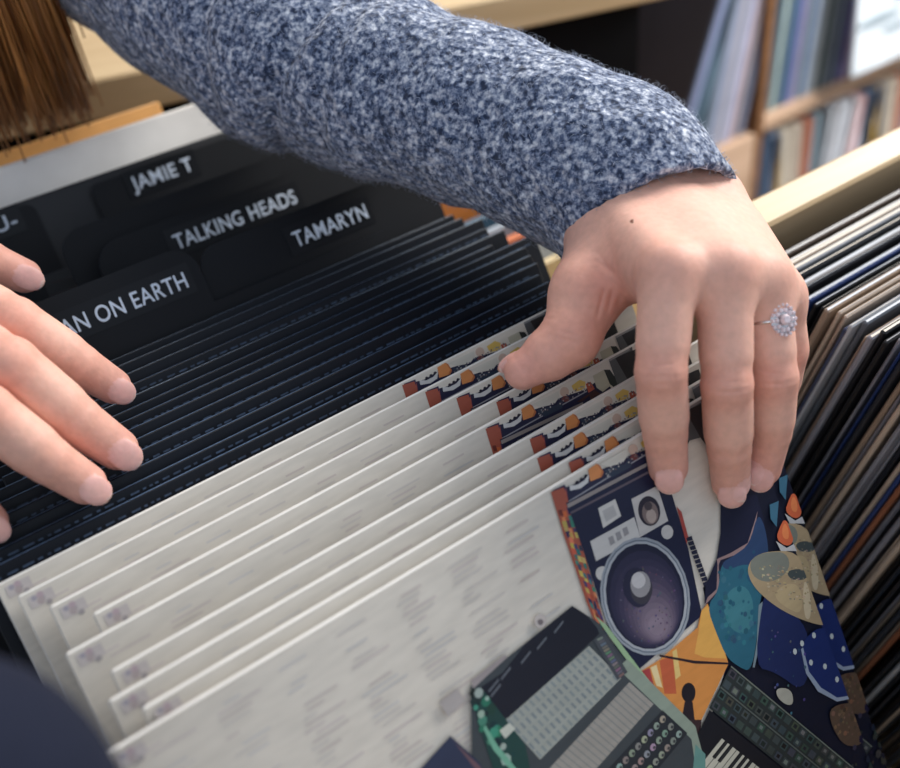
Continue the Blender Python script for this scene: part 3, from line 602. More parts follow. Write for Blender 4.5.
# ---------------------------------------------------------------- packed records at right
pal=[(22,23,27)]*6+[(34,38,46)]*3+[(48,54,64)]*2+[(150,130,112)]*3+[(186,168,150)]*4+[(96,84,76)]*2+[(130,130,138)]*3+[(58,66,92),(40,60,110),(150,96,70),(90,96,104),(170,172,176)]
edge=[(206,196,180),(190,194,200),(150,156,164),(220,216,208),(110,112,116),(60,62,66)]
y=.066; k=0
while y>-.50:
    t=random.choice([.0017,.002,.0024,.003]) if k>7 else random.choice([.0024,.0032]); c=random.choice(pal); tc=random.choice(edge)
    if k in (1,2): tc=(206,206,204)
    h=.315+random.uniform(-.002,.002)
    x0=.0835+random.uniform(-.004,.006)+(.012 if k<4 else 0)
    mb=MB().box((0,-t/2,-h),(.315,t/2,0),0,bev=.0009,topmi=1)
    o=mb.build('record_sleeve',[cmat(c,.45),cmat(tc,.6)],None,(x0,y,.893+random.uniform(-.004,.003)),(rad(17),0,0))
    tag(o,'tightly packed record sleeve in the right-hand bin, its left edge showing','record',group='tightly packed records at right')
    y-=t/math.cos(rad(17))+random.choice([.0006,.001,.0016,.0022]); k+=1

# ---------------------------------------------------------------- shelving unit in the distance
SY0=.664
b=empty('shelving_unit',(0,SY0,0)); tag(b,'blurred wooden shelving unit full of records standing beyond the hand','shelf')
MB().box((.862,0,.535),(1.7,.33,.553)).build('shelf_board',M['pine_shelf'],b)
MB().box((.849,0,.03),(.862,.33,1.1)).build('upright',wood('orange_brown_wood',(112,78,50),(140,98,64)),b)
MB().box((.30,0,.19),(.845,.02,.535)).build('front_panel',M['pine_shelf'],b)
MB().box((.30,.02,.52),(.845,.33,.535)).build('shelf_board',M['pine_shelf'],b)
MB().box((.862,0,.19),(1.7,.33,.21)).build('shelf_board',M['pine_shelf'],b)
MB().box((.30,.33,.03),(1.7,.345,1.1)).build('back_panel',M['dark'],b)
MB().box((.28,0,.03),(.30,.345,1.1)).build('upright',M['pine_shelf'],b)
MB().box((1.7,0,.03),(1.72,.345,1.1)).build('upright',M['pine_shelf'],b)
def shelf_rec(x,z,t,c,lean,yoff,h,lab,g,tc=None):
    mb=MB().box((-t/2,0,0),(t/2,.29,h),0,bev=.0008)
    o=mb.build('record_sleeve',[cmat(c)],None,(x,SY0+yoff,z),(0,rad(lean),0)); tag(o,lab,'record',group=g)
    return o
g1='records in the left compartment of the shelving'
x=.685
for i,(c,w) in enumerate([((30,32,42),.008),((124,134,164),.016),((84,108,124),.012)]):
    shelf_rec(x,.537,w,c,20,.01,.25,'thick pale blue record box leaning in the left shelf compartment','leaning blue boxes in the shelf'); x+=w+.004
x=.745
lav=[(90,106,124),(126,134,150),(152,156,172),(170,166,176),(150,160,182),(176,172,176),(160,150,152)]
for i in range(9):
    t=random.choice([.006,.009,.012]); shelf_rec(x,.537,t,jit(lav[i%7],6),11,.01,.285,'greyish record sleeve leaning in the shelf compartment left of the upright',g1); x+=t+.001
g2='records on the upper shelf right of the upright'
x=.874
up=[(60,76,96),(160,172,182),(46,70,90),(90,110,140),(130,120,180),(170,168,176),(70,96,120),(150,160,180),(176,170,176),(30,60,84),(180,176,178)]
i=0
while x<1.10:
    t=random.choice([.007,.01,.014]); shelf_rec(x,.554,t,jit(up[i%11],8),4,.01,.30,'blue or grey record spine on the upper shelf right of the upright',g2); x+=t+.001; i+=1
# face-out white sleeve
o=MB().box((0,0,0),(.30,.006,.30),bev=.001).build('record_sleeve',cmat((214,222,228)),None,(0.9909,0.62,0.5863),(rad(-4),0,0)); tag(o,'white record sleeve with a grey drawing shown face out at the top right corner','record')
fm=MB(); 
for (u,v,a,b_) in [(.05,.07,.05,.008),(.06,.13,.02,.012),(.12,.12,.02,.012),(.09,.1,.008,.02),(.03,.17,.012,.06),(.16,.18,.012,.05),(.09,.05,.03,.006),(.2,.09,.02,.06)]:
    P=disc(u,v,a,b_,10); fm.prism([(p[0],p[1]) for p in P],-.0012,-.0004)
f=fm.build('printed_drawing',cmat((150,164,172)),o)
g3='records on the lower shelf'
x=.874; i=0
lo=[((66,88,112),0),((52,74,100),0),((110,120,140),-2),((214,176,96),-6),((196,186,170),-4),((190,176,160),-3),((168,106,84),-2),((120,140,150),0),((196,200,206),4),((206,206,212),6),((190,196,204),6),((214,206,210),8),((200,150,150),8),((214,206,214),8),((206,200,206),9)]
while x<1.42:
    c,l=lo[i%15]; t=random.choice([.01,.014,.018])
    shelf_rec(x+ (.01 if l<0 else 0),.211,t,c,l,.01,.30,'upright record sleeve on the lower shelf above the bin rim',g3); x+=t+.002; i+=1

# ---------------------------------------------------------------- person
person=empty('person',(-.25,.96,0)); tag(person,'person in a marled blue grey knitted sweater flipping through records with both hands','person')
def V3(p): return np.array(p,dtype=float)
CAMP=np.array(CAM_C)
def nrm(v): return v/np.linalg.norm(v)
FING={}
def finger(fld,J,R,k=.0012,nail=True):
    J=[V3(j) for j in J]
    for a in range(3): fld.cap(J[a],J[a+1],R[a],R[a+1],k)
    for a in (0,1):
        d_=J[a+1]-J[a]; fld.cap(J[a]+.3*d_,J[a]+.72*d_,R[a]*.7+R[a+1]*.3+.0004,R[a]*.28+R[a+1]*.72+.0006,.003)
    # joint swelling
    fld.cap(J[1],J[1]+1e-4,R[1]*1.005,R[1]*1.005,.004)
    ax=nrm(J[3]-J[2]); dor=CAMP-J[3]; 
    return J,ax
def nailframe(J3,J2,dvec):
    ax=nrm(V3(J3)-V3(J2)); d=V3(dvec); d=nrm(d-ax*(d@ax)); s=np.cross(ax,d); return ax,d,s
def hand(fingers,thumb,palm,h=.0009,kweb=.007,extra=None):
    allp=np.array([j for f in fingers+[thumb] for j in f['J']]+[p for c in palm for p in (c[0],c[1])])
    lo=allp.min(0)-.024; hi=allp.max(0)+.024
    P=Field(lo,hi,h); 
    for p,q,r1,r2,k in palm: P.cap(p,q,r1,r2,k)
    Fg=Field(lo,hi,h)
    for f in fingers+[thumb]:
        G=Field(lo,hi,h); finger(G,f['J'],f['R'])
        ax,d,s=nailframe(f['J'][3],f['J'][2],f['D']); f['fr']=(ax,d,s); r=f['R'][3]
        # flatten pad, widen the finger end a little, nail plate
        G.ell(V3(f['J'][3])+ax*.0015+d*(r-.0018),(s,ax,d),(r*.74,r*.95,.0024),.0004)
        pj=V3(f['J'][1]); axp=nrm(V3(f['J'][2])-V3(f['J'][0])); dp=nrm(V3(f['D'])-axp*(V3(f['D'])@axp))
        w=G.sub(pj-.016,pj+.016)
        if w is not None:
            sl,X,Y,Z=w; t=(X-pj[0])*axp[0]+(Y-pj[1])*axp[1]+(Z-pj[2])*axp[2]; e=(X-pj[0])*dp[0]+(Y-pj[1])*dp[1]+(Z-pj[2])*dp[2]
            G.F[sl]+=.00011*np.cos(t*2*np.pi/.0032)*np.exp(-(t/.0042)**2)*np.clip(e/.008,0,1)**2
        Fg.F=Field.smin(Fg.F,G.F,.0015)
    P.F=Field.smin(P.F,Fg.F,kweb)
    if extra: extra(P)
    return P.mesh()
def skin_colors(V,hands):
    n=len(V); base=np.array(lin((227,176,156))[:3]); red=np.array(lin((206,128,108))[:3]); pink=np.array(lin((214,140,128))[:3]); nailc=np.array(lin((238,192,186))[:3])
    C=np.tile(base,(n,1))
    def mix(w,c):
        nonlocal C
        w=np.clip(w,0,1)[:,None]; C=C*(1-w)+np.array(c)*w
    for f in hands:
        for j,a,rr in ((1,.38,.010),(0,.25,.013),(2,.22,.008)):
            d=np.linalg.norm(V-V3(f['J'][j]),axis=1)-f['R'][j]; dd=V-V3(f['J'][j]); dl=np.sqrt(np.maximum(np.sum(dd**2,1),0))
            mix(a*np.exp(-((dl-f['R'][j]).clip(0)/.004)**2),red)
        d=np.linalg.norm(V-V3(f['J'][3]),axis=1); mix(.6*np.exp(-((d)/.014)**2),pink)
        ax,dv,s=f['fr']; q=V-V3(f['J'][3]); r=f['R'][3]
        u=q@s/(r*.74); t=(q@ax-.0015)/(r*.95); e=q@dv/r
        m=((np.abs(u)**2.6+np.abs(t)**2.6)<.80)&(e>.58)
        C[m]=nailc*.6+C[m]*.4
        m2=m&(t>.80); C[m2]=np.array(lin((236,208,198))[:3])
    return C
toC=lambda p: CAMP-V3(p)
# left hand of the person (right in the photo)
iJ=[(-0.0408,0.0064,0.9705),(-0.0614,-0.0113,0.9387),(-0.0597,-0.0138,0.9071),(-0.0582,-0.0154,0.8872)]
mJ=[(-0.0168,-0.0031,0.9645),(-0.0341,-0.024,0.925),(-0.0331,-0.0277,0.8916),(-0.0299,-0.0282,0.8699)]
rJ=[(0.006,-0.0058,0.9519),(-0.006,-0.0269,0.916),(-0.0075,-0.0301,0.888),(-0.0097,-0.0298,0.8675)]
pJ=[(0.0216,-0.0044,0.9351),(0.0233,-0.0111,0.9088),(0.024,-0.0097,0.8842),(0.021,-0.0084,0.8666)]
tJ=[(-0.0455,0.0506,0.9426),(-0.0643,0.0408,0.931),(-0.0767,0.0438,0.925),(-0.087,0.0479,0.9201)]
up=lambda J,w=.5: toC(J[3])*1.0
LH=[dict(J=iJ,R=[.0112,.0099,.0096,.0088],D=toC(iJ[3])),dict(J=mJ,R=[.0112,.0101,.0096,.0088],D=toC(mJ[3])),
    dict(J=rJ,R=[.0108,.0097,.0091,.0084],D=toC(rJ[3])),dict(J=pJ,R=[.0098,.0088,.008,.0074],D=toC(pJ[3]))]
TH=dict(J=tJ,R=[.0145,.0125,.0110,.0086],D=(-0.0851,0.1113,0.9335))
TH['D']=V3(TH['D'])-V3(tJ[3])
Wc=(0.0169,0.0704,0.9561)
PALM=[((-0.0078,0.0684,0.9571),iJ[0],.018,.0122,.014),((0.0107,0.0638,0.9609),mJ[0],.018,.0120,.014),((0.0258,0.0603,0.9549),rJ[0],.018,.0116,.014),((0.0409,0.0582,0.9489),pJ[0],.019,.0110,.014),
      ((-0.0109,0.0746,0.9483),tJ[0],.0185,.0145,.012),((-0.012,0.0507,0.951),tJ[0],.012,.011,.014),((-0.021,0.0533,0.9471),(-0.0342,0.0197,0.9568),.012,.010,.014),
      ((-0.0021,0.0378,0.9575),(-0.0222,0.0053,0.9631),.014,.0115,.016),((0.0121,0.0359,0.9526),(-0.0031,-0.0032,0.9547),.014,.011,.016),((0.0323,0.0349,0.9449),(0.0152,-0.0039,0.9409),.013,.010,.014),
      ((0.0037,0.0767,0.9533),(0.0088,0.1292,0.9769),.026,.024,.015),((0.0367,0.0648,0.948),(0.0088,0.1292,0.9769),.022,.024,.015)]
V1,Q1=hand(LH,TH,PALM,h=.00075)
def crease(V,a,b,depth,width):
    a,b=V3(a),V3(b); n=nrm(np.cross(a-CAMP,b-CAMP)); d=(V-CAMP)@n; L=np.linalg.norm(b-a); u=(b-a)/L; t=(V-a)@u
    w=np.exp(-(d/width)**2)*np.clip(1-((t-L/2)/(L*.55))**2,0,1)*(np.linalg.norm(V-(a+b)/2,axis=1)<L*.5+.02)
    dirn=nrm((a+b)/2-CAMP); V+=np.outer(w*depth,dirn)
for a,b_,dp,wd in (((-0.0356,0.0547,0.9578),(-0.0339,0.0465,0.9501),.0006,.0009),((-0.0339,0.0465,0.9501),(-0.0351,0.0313,0.949),.0012,.0012),((-0.0461,0.0389,0.9492),(-0.0547,0.0348,0.9381),.0009,.0009),((-0.0429,0.0365,0.9489),(-0.0501,0.0333,0.9399),.0009,.0009),((-0.04,0.0337,0.9479),(-0.0447,0.0319,0.9424),.0008,.0009),
    ((-0.0676,-0.0109,0.9446),(-0.0601,-0.0159,0.9446),.0004,.0007),((-0.0693,-0.0114,0.9427),(-0.0719,-0.0131,0.9389),.0003,.0007),((-0.0606,-0.0177,0.9423),(-0.0625,-0.0203,0.938),.0003,.0007),((-0.07,-0.0146,0.9387),(-0.0643,-0.0192,0.9378),.0004,.0008),((-0.0675,-0.0137,0.9415),(-0.0634,-0.0171,0.9408),.0003,.0007),
    ((-0.0426,-0.025,0.9309),(-0.0343,-0.0307,0.9309),.0004,.0007),((-0.0435,-0.0272,0.9279),(-0.0361,-0.0327,0.9272),.0004,.0008),((-0.0179,-0.0301,0.927),(-0.0108,-0.0361,0.9256),.0004,.0008),((-0.0192,-0.0327,0.9232),(-0.0128,-0.0382,0.9219),.0004,.0008),
    ((-0.0758,0.0377,0.9422),(-0.0685,0.0302,0.9394),.0004,.0008),((-0.0774,0.0366,0.9398),(-0.0705,0.0294,0.937),.0004,.0008)):
    crease(V1,a,b_,dp,wd)
# right hand (left edge of the photo)
iK=[(-0.2781,0.2276,0.9682),(-0.2611,0.1877,0.9584),(-0.2433,0.1756,0.9331),(-0.2321,0.1739,0.9162)]
mK=[(-0.2925,0.2059,0.9667),(-0.274,0.1578,0.9573),(-0.259,0.1431,0.9287),(-0.2476,0.1375,0.9093)]
rK=[(-0.3101,0.1833,0.9585),(-0.292,0.1402,0.9526),(-0.2781,0.1265,0.9277),(-0.2678,0.1233,0.9102)]
pK=[(-0.3287,0.1673,0.9469),(-0.3155,0.1371,0.9399),(-0.3113,0.1299,0.9233),(-0.3079,0.1288,0.9096)]
tK=[(-0.2839,0.2744,0.9824),(-0.2644,0.2625,0.967),(-0.2494,0.2623,0.953),(-0.2374,0.2567,0.9423)]
RH=[dict(J=iK,R=[.0115,.0108,.0098,.0084],D=toC(iK[3])),dict(J=mK,R=[.0122,.0116,.0108,.0094],D=toC(mK[3])),
    dict(J=rK,R=[.0116,.0108,.0100,.0088],D=toC(rK[3])),dict(J=pK,R=[.0095,.0088,.008,.0074],D=toC(pK[3]))]
TK=dict(J=tK,R=[.0125,.0112,.0100,.0086],D=toC(tK[3]))
W2=(-0.3222,0.3159,0.9998)
PALM2=[(W2,iK[0],.019,.0118,.012),(W2,mK[0],.019,.0116,.012),((-0.331,0.299,0.9912),rK[0],.018,.0112,.012),((-0.3385,0.2833,0.9848),pK[0],.017,.0105,.012),(W2,tK[0],.018,.0125,.010),
       ((-0.3106,0.2536,0.9727),(-0.2971,0.2259,0.9688),.016,.014,.012)]
V2,Q2=hand(RH,TK,PALM2,h=.0010)
# head, neck and forearm cores out of the frame
HC=(-.235,.545,1.475)
Hd=Field((-.5,.25,.95),(.1,.95,1.65),.005)
I3=((1,0,0),(0,1,0),(0,0,1))
Hd.ell(HC,I3,(.073,.092,.112),.01); Hd.cap((-.235,.50,1.43),(-.235,.50,1.39),.055,.034,.03); Hd.cap((-.235,.56,1.42),(-.24,.70,1.27),.05,.055,.02)
Hd.cap((-.235,.455,1.475),(-.235,.437,1.445),.007,.013,.012); Hd.cap((-.255,.452,1.405),(-.215,.452,1.405),.008,.008,.01)
for sx in (-1,1):
    Hd.ell((-.235+sx*.032,.452,1.482),I3,(.016,.01,.01),.004,sub=True); Hd.ell((-.235+sx*.032,.463,1.482),I3,(.012,.012,.011),.002)
    Hd.ell((-.235+sx*.074,.55,1.465),I3,(.01,.018,.03),.006)
for chain in ([(0.0088,0.1292,0.9769),(-0.0222,0.2246,0.9895),(-0.0609,0.3481,1.0225),(-.10,.66,1.22)],[W2,(-0.3972,0.4925,1.0396),(-.44,.58,1.16),(-.38,.70,1.24)]):
    for a,b_ in zip(chain,chain[1:]): Hd.cap(a,b_,.026,.03,.02)
Hd.cap((-.10,.66,1.22),(-.38,.70,1.24),.05,.05,.03); Hd.cap((-.24,.70,1.25),(-.24,.94,.99),.08,.08,.04)
Vh,Qh=Hd.mesh()
Vall=np.concatenate([V1,V2,Vh]); Qall=np.concatenate([Q1,Q2+len(V1),Qh+len(V1)+len(V2)])
me=np_mesh('body',Vall,Qall)
Cs=np.concatenate([skin_colors(V1,LH+[TH]),skin_colors(V2,RH+[TK]),np.tile(np.array(lin((222,172,150))[:3]),(len(Vh),1))])
# redder web between thumb and index
d=np.linalg.norm(Vall-np.array((-0.0436,0.0364,0.9483)),axis=1); w=(.5*np.exp(-(d/.018)**2))[:,None]; Cs=Cs*(1-w)+np.array(lin((198,110,92))[:3])*w
# a small mole on the back of the hand
for mp in ((-0.0172,0.0513,0.9679),):
    dv=Vall-CAMP; r0=nrm(np.array(mp)-CAMP); dist=np.linalg.norm(dv-np.outer(dv@r0,r0),axis=1); m=(dist<.0008)&(np.arange(len(Vall))<len(V1)); Cs[m]=lin((120,72,56))[:3]
at=me.color_attributes.new('Col','FLOAT_COLOR','POINT')
at.data.foreach_set('color',np.concatenate([Cs,np.ones((len(Cs),1))],1).astype(np.float32).ravel())
sk=attrmat('skin',.56,.3,noise=.05,scale=260,bump=.22)
bs=sk.node_tree.nodes['Principled BSDF']; bs.inputs['Subsurface Weight'].default_value=.12; bs.inputs['Subsurface Radius'].default_value=(.01,.004,.002); bs.inputs['Subsurface Scale'].default_value=.4
body=link('body',me,sk); body.parent=person; body.matrix_parent_inverse=Matrix.Translation((.25,-.96,0))
def child(o): o.parent=person; o.matrix_parent_inverse=Matrix.Translation((.25,-.96,0)); return o

# sweater
def knit():
    m,nt,b=newmat('marled_knit'); b.inputs['Roughness'].default_value=.95; b.inputs['Specular IOR Level'].default_value=.1
    try: b.inputs['Sheen Weight'].default_value=.25; b.inputs['Sheen Roughness'].default_value=.6
    except Exception: pass
    tc=N(nt,'ShaderNodeTexCoord'); no=N(nt,'ShaderNodeTexNoise'); no.inputs['Scale'].default_value=215; no.inputs['Detail'].default_value=3; no.inputs['Roughness'].default_value=.65
    vo=N(nt,'ShaderNodeTexVoronoi'); vo.inputs['Scale'].default_value=200
    n2=N(nt,'ShaderNodeTexNoise'); n2.inputs['Scale'].default_value=400; n2.inputs['Detail'].default_value=2
    for q in (no,vo,n2): nt.links.new(tc.outputs['Object'],q.inputs['Vector'])
    cr=N(nt,'ShaderNodeValToRGB'); e=cr.color_ramp.elements; e[0].position=.40; e[0].color=lin((34,46,70)); e[1].position=.64; e[1].color=lin((206,210,218))
    x=e.new(.475); x.color=lin((84,98,126)); x=e.new(.55); x.color=lin((146,154,172))
    ad=N(nt,'ShaderNodeMath'); ad.operation='MULTIPLY_ADD'; ad.inputs[1].default_value=.45
    nt.links.new(n2.outputs['Fac'],ad.inputs[0]); 
    s2=N(nt,'ShaderNodeMath'); s2.operation='MULTIPLY'; s2.inputs[1].default_value=.55; nt.links.new(no.outputs['Fac'],s2.inputs[0]); nt.links.new(s2.outputs[0],ad.inputs[2])
    nt.links.new(ad.outputs[0],cr.inputs[0]); nt.links.new(cr.outputs[0],b.inputs['Base Color'])
    bp=N(nt,'ShaderNodeBump'); bp.inputs['Strength'].default_value=.9; bp.inputs['Distance'].default_value=.002
    nt.links.new(vo.outputs['Distance'],bp.inputs['Height']); nt.links.new(bp.outputs[0],b.inputs['Normal'])
    return m
ARM=[((0.0141,0.0575,0.9431),.0440),((0.0159,0.0914,0.9603),.0445),((0.0069,0.1272,0.97),.0435),((-0.0116,0.1788,0.98),.0445),((-0.0321,0.232,0.987),.0485),((-0.0545,0.2913,0.9976),.054),((-0.071,0.3619,1.0252),.056),((-0.0867,0.4722,1.0658),.070),((-.13,.66,1.22),.078)]
CUT=[((0.0143,0.0702,0.9523),(0.0432,0.0516,0.9533)),None]
ARMR=[((-0.3239,0.3265,1.0019),.037),((-0.3507,0.398,1.0195),.042),((-0.3972,0.4925,1.0396),.046),((-.44,.58,1.16),.06),((-.38,.70,1.24),.075)]
allp=np.array([p for p,r in ARM+ARMR]); lo=np.minimum(allp.min(0),(-.46,.5,.84))-.08; hi=np.maximum(allp.max(0),(0,1.0,1.3))+.09
SW=Field(lo,hi,.0034)
for ch in (ARM,ARMR):
    for (p,r),(q,r2) in zip(ch,ch[1:]): SW.cap(p,q,r,r2,.012)
SW.cap((-.12,.68,1.22),(-.38,.70,1.24),.085,.085,.04); SW.cap((-.18,.74,1.20),(-.2,.95,.97),.11,.105,.05); SW.cap((-.32,.76,1.20),(-.3,.95,.97),.11,.105,.05)
# folds at the elbow and low-frequency waviness
def wave(F,c,n,amp,wid):
    c=V3(c); n=nrm(V3(n)); w=F.sub(c-.09,c+.09)
    sl,X,Y,Z=w; t=(X-c[0])*n[0]+(Y-c[1])*n[1]+(Z-c[2])*n[2]; F.F[sl]+=amp*np.exp(-(t/wid)**2)
a5=V3(ARM[5][0]); a4=V3(ARM[4][0]); ad_=nrm(a5-a4)
wave(SW,a4+.45*(a5-a4),ad_+.25*nrm(np.array((.3,.2,1))),.006,.005); wave(SW,a4+.05*(a5-a4),ad_,.003,.005); wave(SW,a5+.012*ad_,ad_-.2*np.array((0,0,1)),.004,.006)
sl,X,Y,Z=SW.sub(lo,hi)
SW.F[sl]+=.0012*np.sin(X*95+Y*40)*np.sin(Y*80+Z*60)+.0009*np.sin(X*210+Z*150)*np.sin(Y*190-Z*90)
# open cuffs
for ch,ct_ in zip((ARM,ARMR),CUT):
    p=V3(ch[0][0]); q=V3(ch[1][0]); ax=nrm(p-q); r=ch[0][1]
    if ct_: p0=V3(ct_[0]); lat=V3(ct_[1])-p0; lat=nrm(lat-ax*(lat@ax)); cn=nrm(ax-.22*lat)
    else: p0=p; cn=ax
    w=SW.sub(p-.075,p+.075); s_,X,Y,Z=w; t=(X-p0[0])*cn[0]+(Y-p0[1])*cn[1]+(Z-p0[2])*cn[2]
    D=t-.004; reg=SW.F[s_]; SW.F[s_]=np.maximum(reg,D)
    SW.cap(p-ax*.03,p+ax*.05,r-.0055,r-.0055,.001,sub=True)
Vs,Qs=SW.mesh(); sw=np_mesh('sweater',Vs,Qs); km=knit(); child(link('sweater',sw,km))
# loose wool fibres on the visible sleeve
fn=np.zeros(len(Vs)*3,dtype=np.float32); sw.vertices.foreach_get('normal',fn) if hasattr(sw.vertices[0],'normal') else None; fn=fn.reshape(-1,3)
arm=np.array([V3(p) for p,r in ARM[:6]]); dmin=np.min(np.linalg.norm(Vs[:,None,:]-arm[None],axis=2),axis=1)
cand=np.where(dmin<.07)[0]; pick=RNG.choice(cand,8000)
FV=[];FF=[]
for i in pick:
    p=Vs[i]; n=fn[i].astype(float); r=RNG.normal(size=3); r-=n*(r@n); r=r/np.linalg.norm(r); L=RNG.uniform(.0015,.0042); s=np.cross(n,r)
    w=.00010; c=[p-n*.0005,p+(n*.45+r*.25)*L,p+(n*.62+r*.75)*L,p+(n*.55+r*1.1)*L]
    k=len(FV)
    for j,q in enumerate(c):
        ww=w*(1-j*.25); FV+= [tuple(q+s*ww),tuple(q-s*ww),tuple(q+nrm(n+r)*ww)]
    for j in range(3):
        for a in range(3):
            b_=(a+1)%3; FF.append((k+3*j+a,k+3*j+b_,k+3*j+3+b_,k+3*j+3+a))
o=child(link('wool_fibres',mesh_vf('wool_fibres',FV,FF),plain('wool_fibre',(170,178,196),.9))); o['kind']='stuff'
# trousers
TR=Field((-.48,.8,.0),(.02,1.15,1.0),.008)
for sx in (-1,1): TR.cap((-.25+sx*.07,.96,.94),(-.25+sx*.09,.95,.5),.08,.065,.03); TR.cap((-.25+sx*.09,.95,.5),(-.25+sx*.09,.96,.06),.07,.05,.02)
Vt,Qt=TR.mesh(); child(link('trousers',np_mesh('trousers',Vt,Qt),plain('dark_denim',(30,36,52),.9)))
# hair: locks of long strands
def strands(spec,name,m):
    V=[];F=[]
    for (a,c1,b_,spread,n,rr) in spec:
        a,c1,b_=V3(a),V3(c1),V3(b_)
        for i in range(n):
            o1=RNG.normal(size=3)*spread; o2=o1*.75+RNG.normal(size=3)*spread*.18; ph=RNG.uniform(0,6.28); am=RNG.uniform(.0,.003)
            ln=RNG.uniform(.9,1.0); pts=[]
            for k in range(13):
                t=k/12*ln; p=(1-t)**2*(a+o1)+2*t*(1-t)*(c1+o1*.9+o2*.1)+t*t*(b_+o2); p=p+np.array((math.sin(t*9+ph),math.cos(t*7+ph),0))*am; pts.append(p)
            v,f=tube(pts,[rr*(1-.6*(k/12)**3) for k in range(13)],5); k0=len(V); V+=v; F+=[tuple(k0+x for x in q) for q in f]
    return child(link(name,mesh_vf(name,V,F),m))
hm,nt,hb=newmat('chestnut_hair'); hb.inputs['Roughness'].default_value=.38
tc=N(nt,'ShaderNodeTexCoord'); mp_=N(nt,'ShaderNodeMapping'); mp_.inputs['Scale'].default_value=(160,160,4); no=N(nt,'ShaderNodeTexNoise'); no.inputs['Scale'].default_value=1
cr=N(nt,'ShaderNodeValToRGB'); cr.color_ramp.elements[0].position=.35; cr.color_ramp.elements[0].color=lin((110,64,28)); cr.color_ramp.elements[1].position=.65; cr.color_ramp.elements[1].color=lin((206,142,80))
nt.links.new(tc.outputs['Object'],mp_.inputs[0]); nt.links.new(mp_.outputs[0],no.inputs['Vector']); nt.links.new(no.outputs['Fac'],cr.inputs[0]); nt.links.new(cr.outputs[0],hb.inputs['Base Color'])
strands([((-.17,.50,1.52),(-.168,.43,1.25),(-0.1394,0.4165,0.9476),.0065,420,.0012),((-.18,.47,1.50),(-.18,.42,1.25),(-0.1572,0.4144,0.9486),.0085,420,.0012),((-.19,.47,1.50),(-.20,.40,1.25),(-0.1835,0.4187,0.9505),.011,360,.0012),
         ((-.31,.50,1.50),(-.32,.50,1.35),(-.32,.50,1.10),.012,160,.0012)],'hair',hm)
HR=Field((-.36,.38,1.3),(-.1,.72,1.66),.006); HR.ell((-.235,.565,1.495),I3,(.085,.100,.115),.01); HR.ell((-.235,.40,1.42),I3,(.062,.08,.11),.01,sub=True)
Vq,Qq=HR.mesh(); child(link('hair_crown',np_mesh('hair_crown',Vq,Qq),hm))

# ring on the ring finger
a,b_=V3(rJ[0]),V3(rJ[1]); rc=a+.42*(b_-a); ax=nrm(b_-a); dv=toC(rc); dv=nrm(dv-ax*(dv@ax)); sd=np.cross(ax,dv)
silver=plain('silver',(214,210,210),.22,.5,metal=1,noise=.02); stone=plain('pale_stone',(226,210,214),.12,.9,noise=.15,scale=600)
ringo=child(empty('ring',(0,0,0))); ringo['label']='silver ring with a round pale cluster of stones'
pts=[rc+(dv*math.cos(t)+sd*math.sin(t))*.0112 for t in (2*math.pi*k/36 for k in range(36))]
v,f=tube(pts,[.0008]*36,8,closed=True); r_=link('band',mesh_vf('band',v,f),silver,ringo)
cc=rc+(dv*.8+sd*-.6)*.0118; # slid toward the outer side
def setframe(n):
    n=nrm(n); u=nrm(np.cross(n,ax)); return n,u,np.cross(n,u)
n_,u_,w_=setframe(dv*.85+sd*(-.5)); 
sgn=1
V=[];F=[]
def gem(c,r,hh,seg=10):
    k=len(V)
    for rr,zz in ((r*.7,-hh*.5),(r,0),(r*.6,hh*.55)):
        for i in range(seg):
            t=2*math.pi*i/seg; V.append(tuple(c+(u_*math.cos(t)+w_*math.sin(t))*rr+n_*zz))
    for q in range(2):
        for i in range(seg):
            j=(i+1)%seg; F.append((k+q*seg+i,k+q*seg+j,k+q*seg+seg+j,k+q*seg+seg+i))
    F.append(tuple(k+2*seg+i for i in range(seg))); F.append(tuple(k+seg-1-i for i in range(seg)))
gem(cc+n_*.0012,.0025,.0028)
for ring,cnt,r in ((.0040,10,.0012),(.0060,16,.00095)):
    for i in range(cnt):
        t=2*math.pi*i/cnt; gem(cc+(u_*math.cos(t)*.9+w_*math.sin(t)*1.1)*ring+n_*(.0006-ring*.12),r,.0016,7)
link('stone_cluster',mesh_vf('stone_cluster',V,F,False),stone,ringo)
V=[];F=[]; gem(cc-n_*.0006,.0062,.0012,20); link('setting',mesh_vf('setting',V,F,False),silver,ringo)

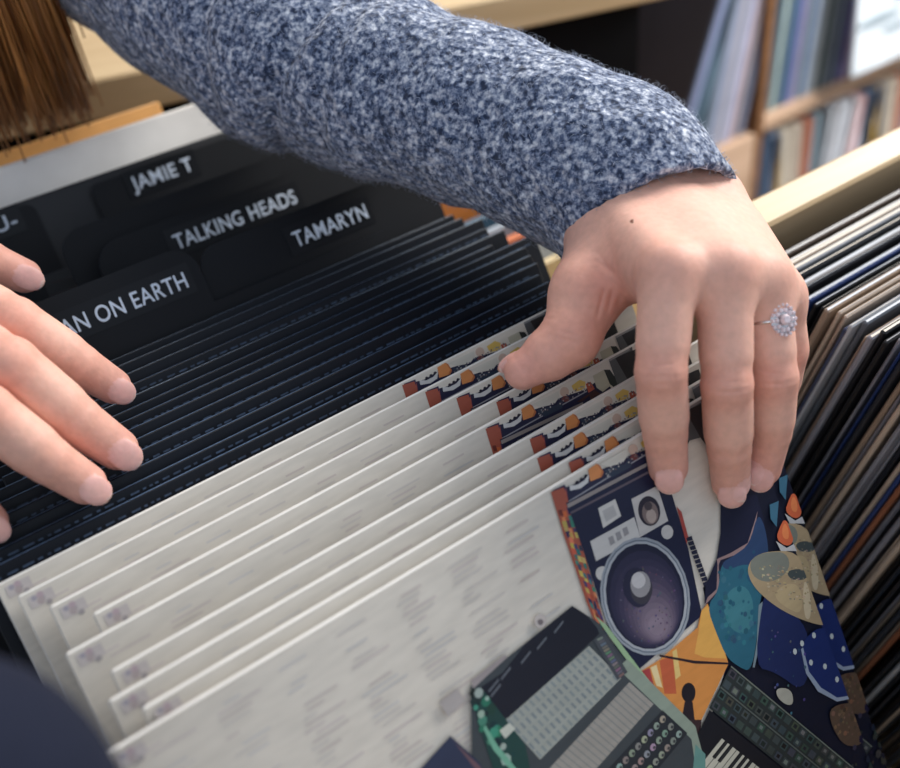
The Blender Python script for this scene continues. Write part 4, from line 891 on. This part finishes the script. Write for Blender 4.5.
# ---------------------------------------------------------------- dark cloth at the lower left, close to the lens
JF=Field((-.72,-.40,.72),(-.24,.02,1.12),.004)
JF.cap((-0.3677,-0.0832,0.9987),(-0.4028,-0.0805,0.9337),0.0425,.052,.02); JF.cap((-0.3677,-0.0832,0.9987),(-0.449,0.0162,0.9396),.0425,.055,.02)
sl,X,Y,Z=JF.sub((-.72,-.40,.72),(-.24,.02,1.12)); JF.F[sl]+=.001*np.sin(X*120+Z*60)*np.sin(Y*90)
Vj,Qj=JF.mesh(); o=link('jacket_sleeve',np_mesh('jacket_sleeve',Vj,Qj),plain('navy_cloth',(22,27,44),.9,.2,bump=.3,scale=300)); tag(o,'dark navy jacket elbow, out of focus in the lower left corner','sleeve')

# ---------------------------------------------------------------- light
W=bpy.data.worlds.new('world'); S.world=W; W.use_nodes=True; bg=W.node_tree.nodes['Background']; bg.inputs[0].default_value=lin((196,208,226)); bg.inputs[1].default_value=.52
def area(name,loc,tgt,size,power,col):
    l=bpy.data.lights.new(name,'AREA'); l.shape='RECTANGLE'; l.size=size[0]; l.size_y=size[1]; l.energy=power; l.color=col
    o=bpy.data.objects.new(name,l); COL.objects.link(o); o.location=loc; o.rotation_euler=(Vector(tgt)-Vector(loc)).to_track_quat('-Z','Y').to_euler(); return o
area('window_light',(1.75,.1,2.05),(-.0,.05,.9),(1.1,1.0),46,(1,.98,.95))
area('ceiling_light',(.9,1.5,2.5),(.1,.2,.9),(1.4,.8),18,(1,.93,.84))
area('front_fill_light',(-1.0,-1.1,2.2),(-.2,.3,.9),(1.0,1.0),4,(.86,.93,1))  # added fill to lift the white box and left side, no known window
l_=area('shelf_fill_light',(1.5,-.9,2.3),(1.15,.7,.5),(.5,.5),3.2,(1,.98,.95)); l_.data.spread=rad(50)  # added lamp to brighten the face-out white sleeve
# ---------------------------------------------------------------- camera
cam=bpy.data.cameras.new('camera'); co=bpy.data.objects.new('camera',cam); COL.objects.link(co); S.camera=co
Rm=CAM_R
co.matrix_world=Matrix(((Rm[0][0],-Rm[0][1],-Rm[0][2],CAM_C[0]),(Rm[1][0],-Rm[1][1],-Rm[1][2],CAM_C[1]),(Rm[2][0],-Rm[2][1],-Rm[2][2],CAM_C[2]),(0,0,0,1)))
cam.sensor_width=36; cam.lens=44; cam.clip_start=.01
cam.dof.use_dof=True; cam.dof.focus_distance=.52; cam.dof.aperture_fstop=5.0
S.view_settings.view_transform='Standard'; S.view_settings.look='None'; S.view_settings.gamma=1; S.view_settings.use_curve_mapping=False; S.view_settings.exposure=.58
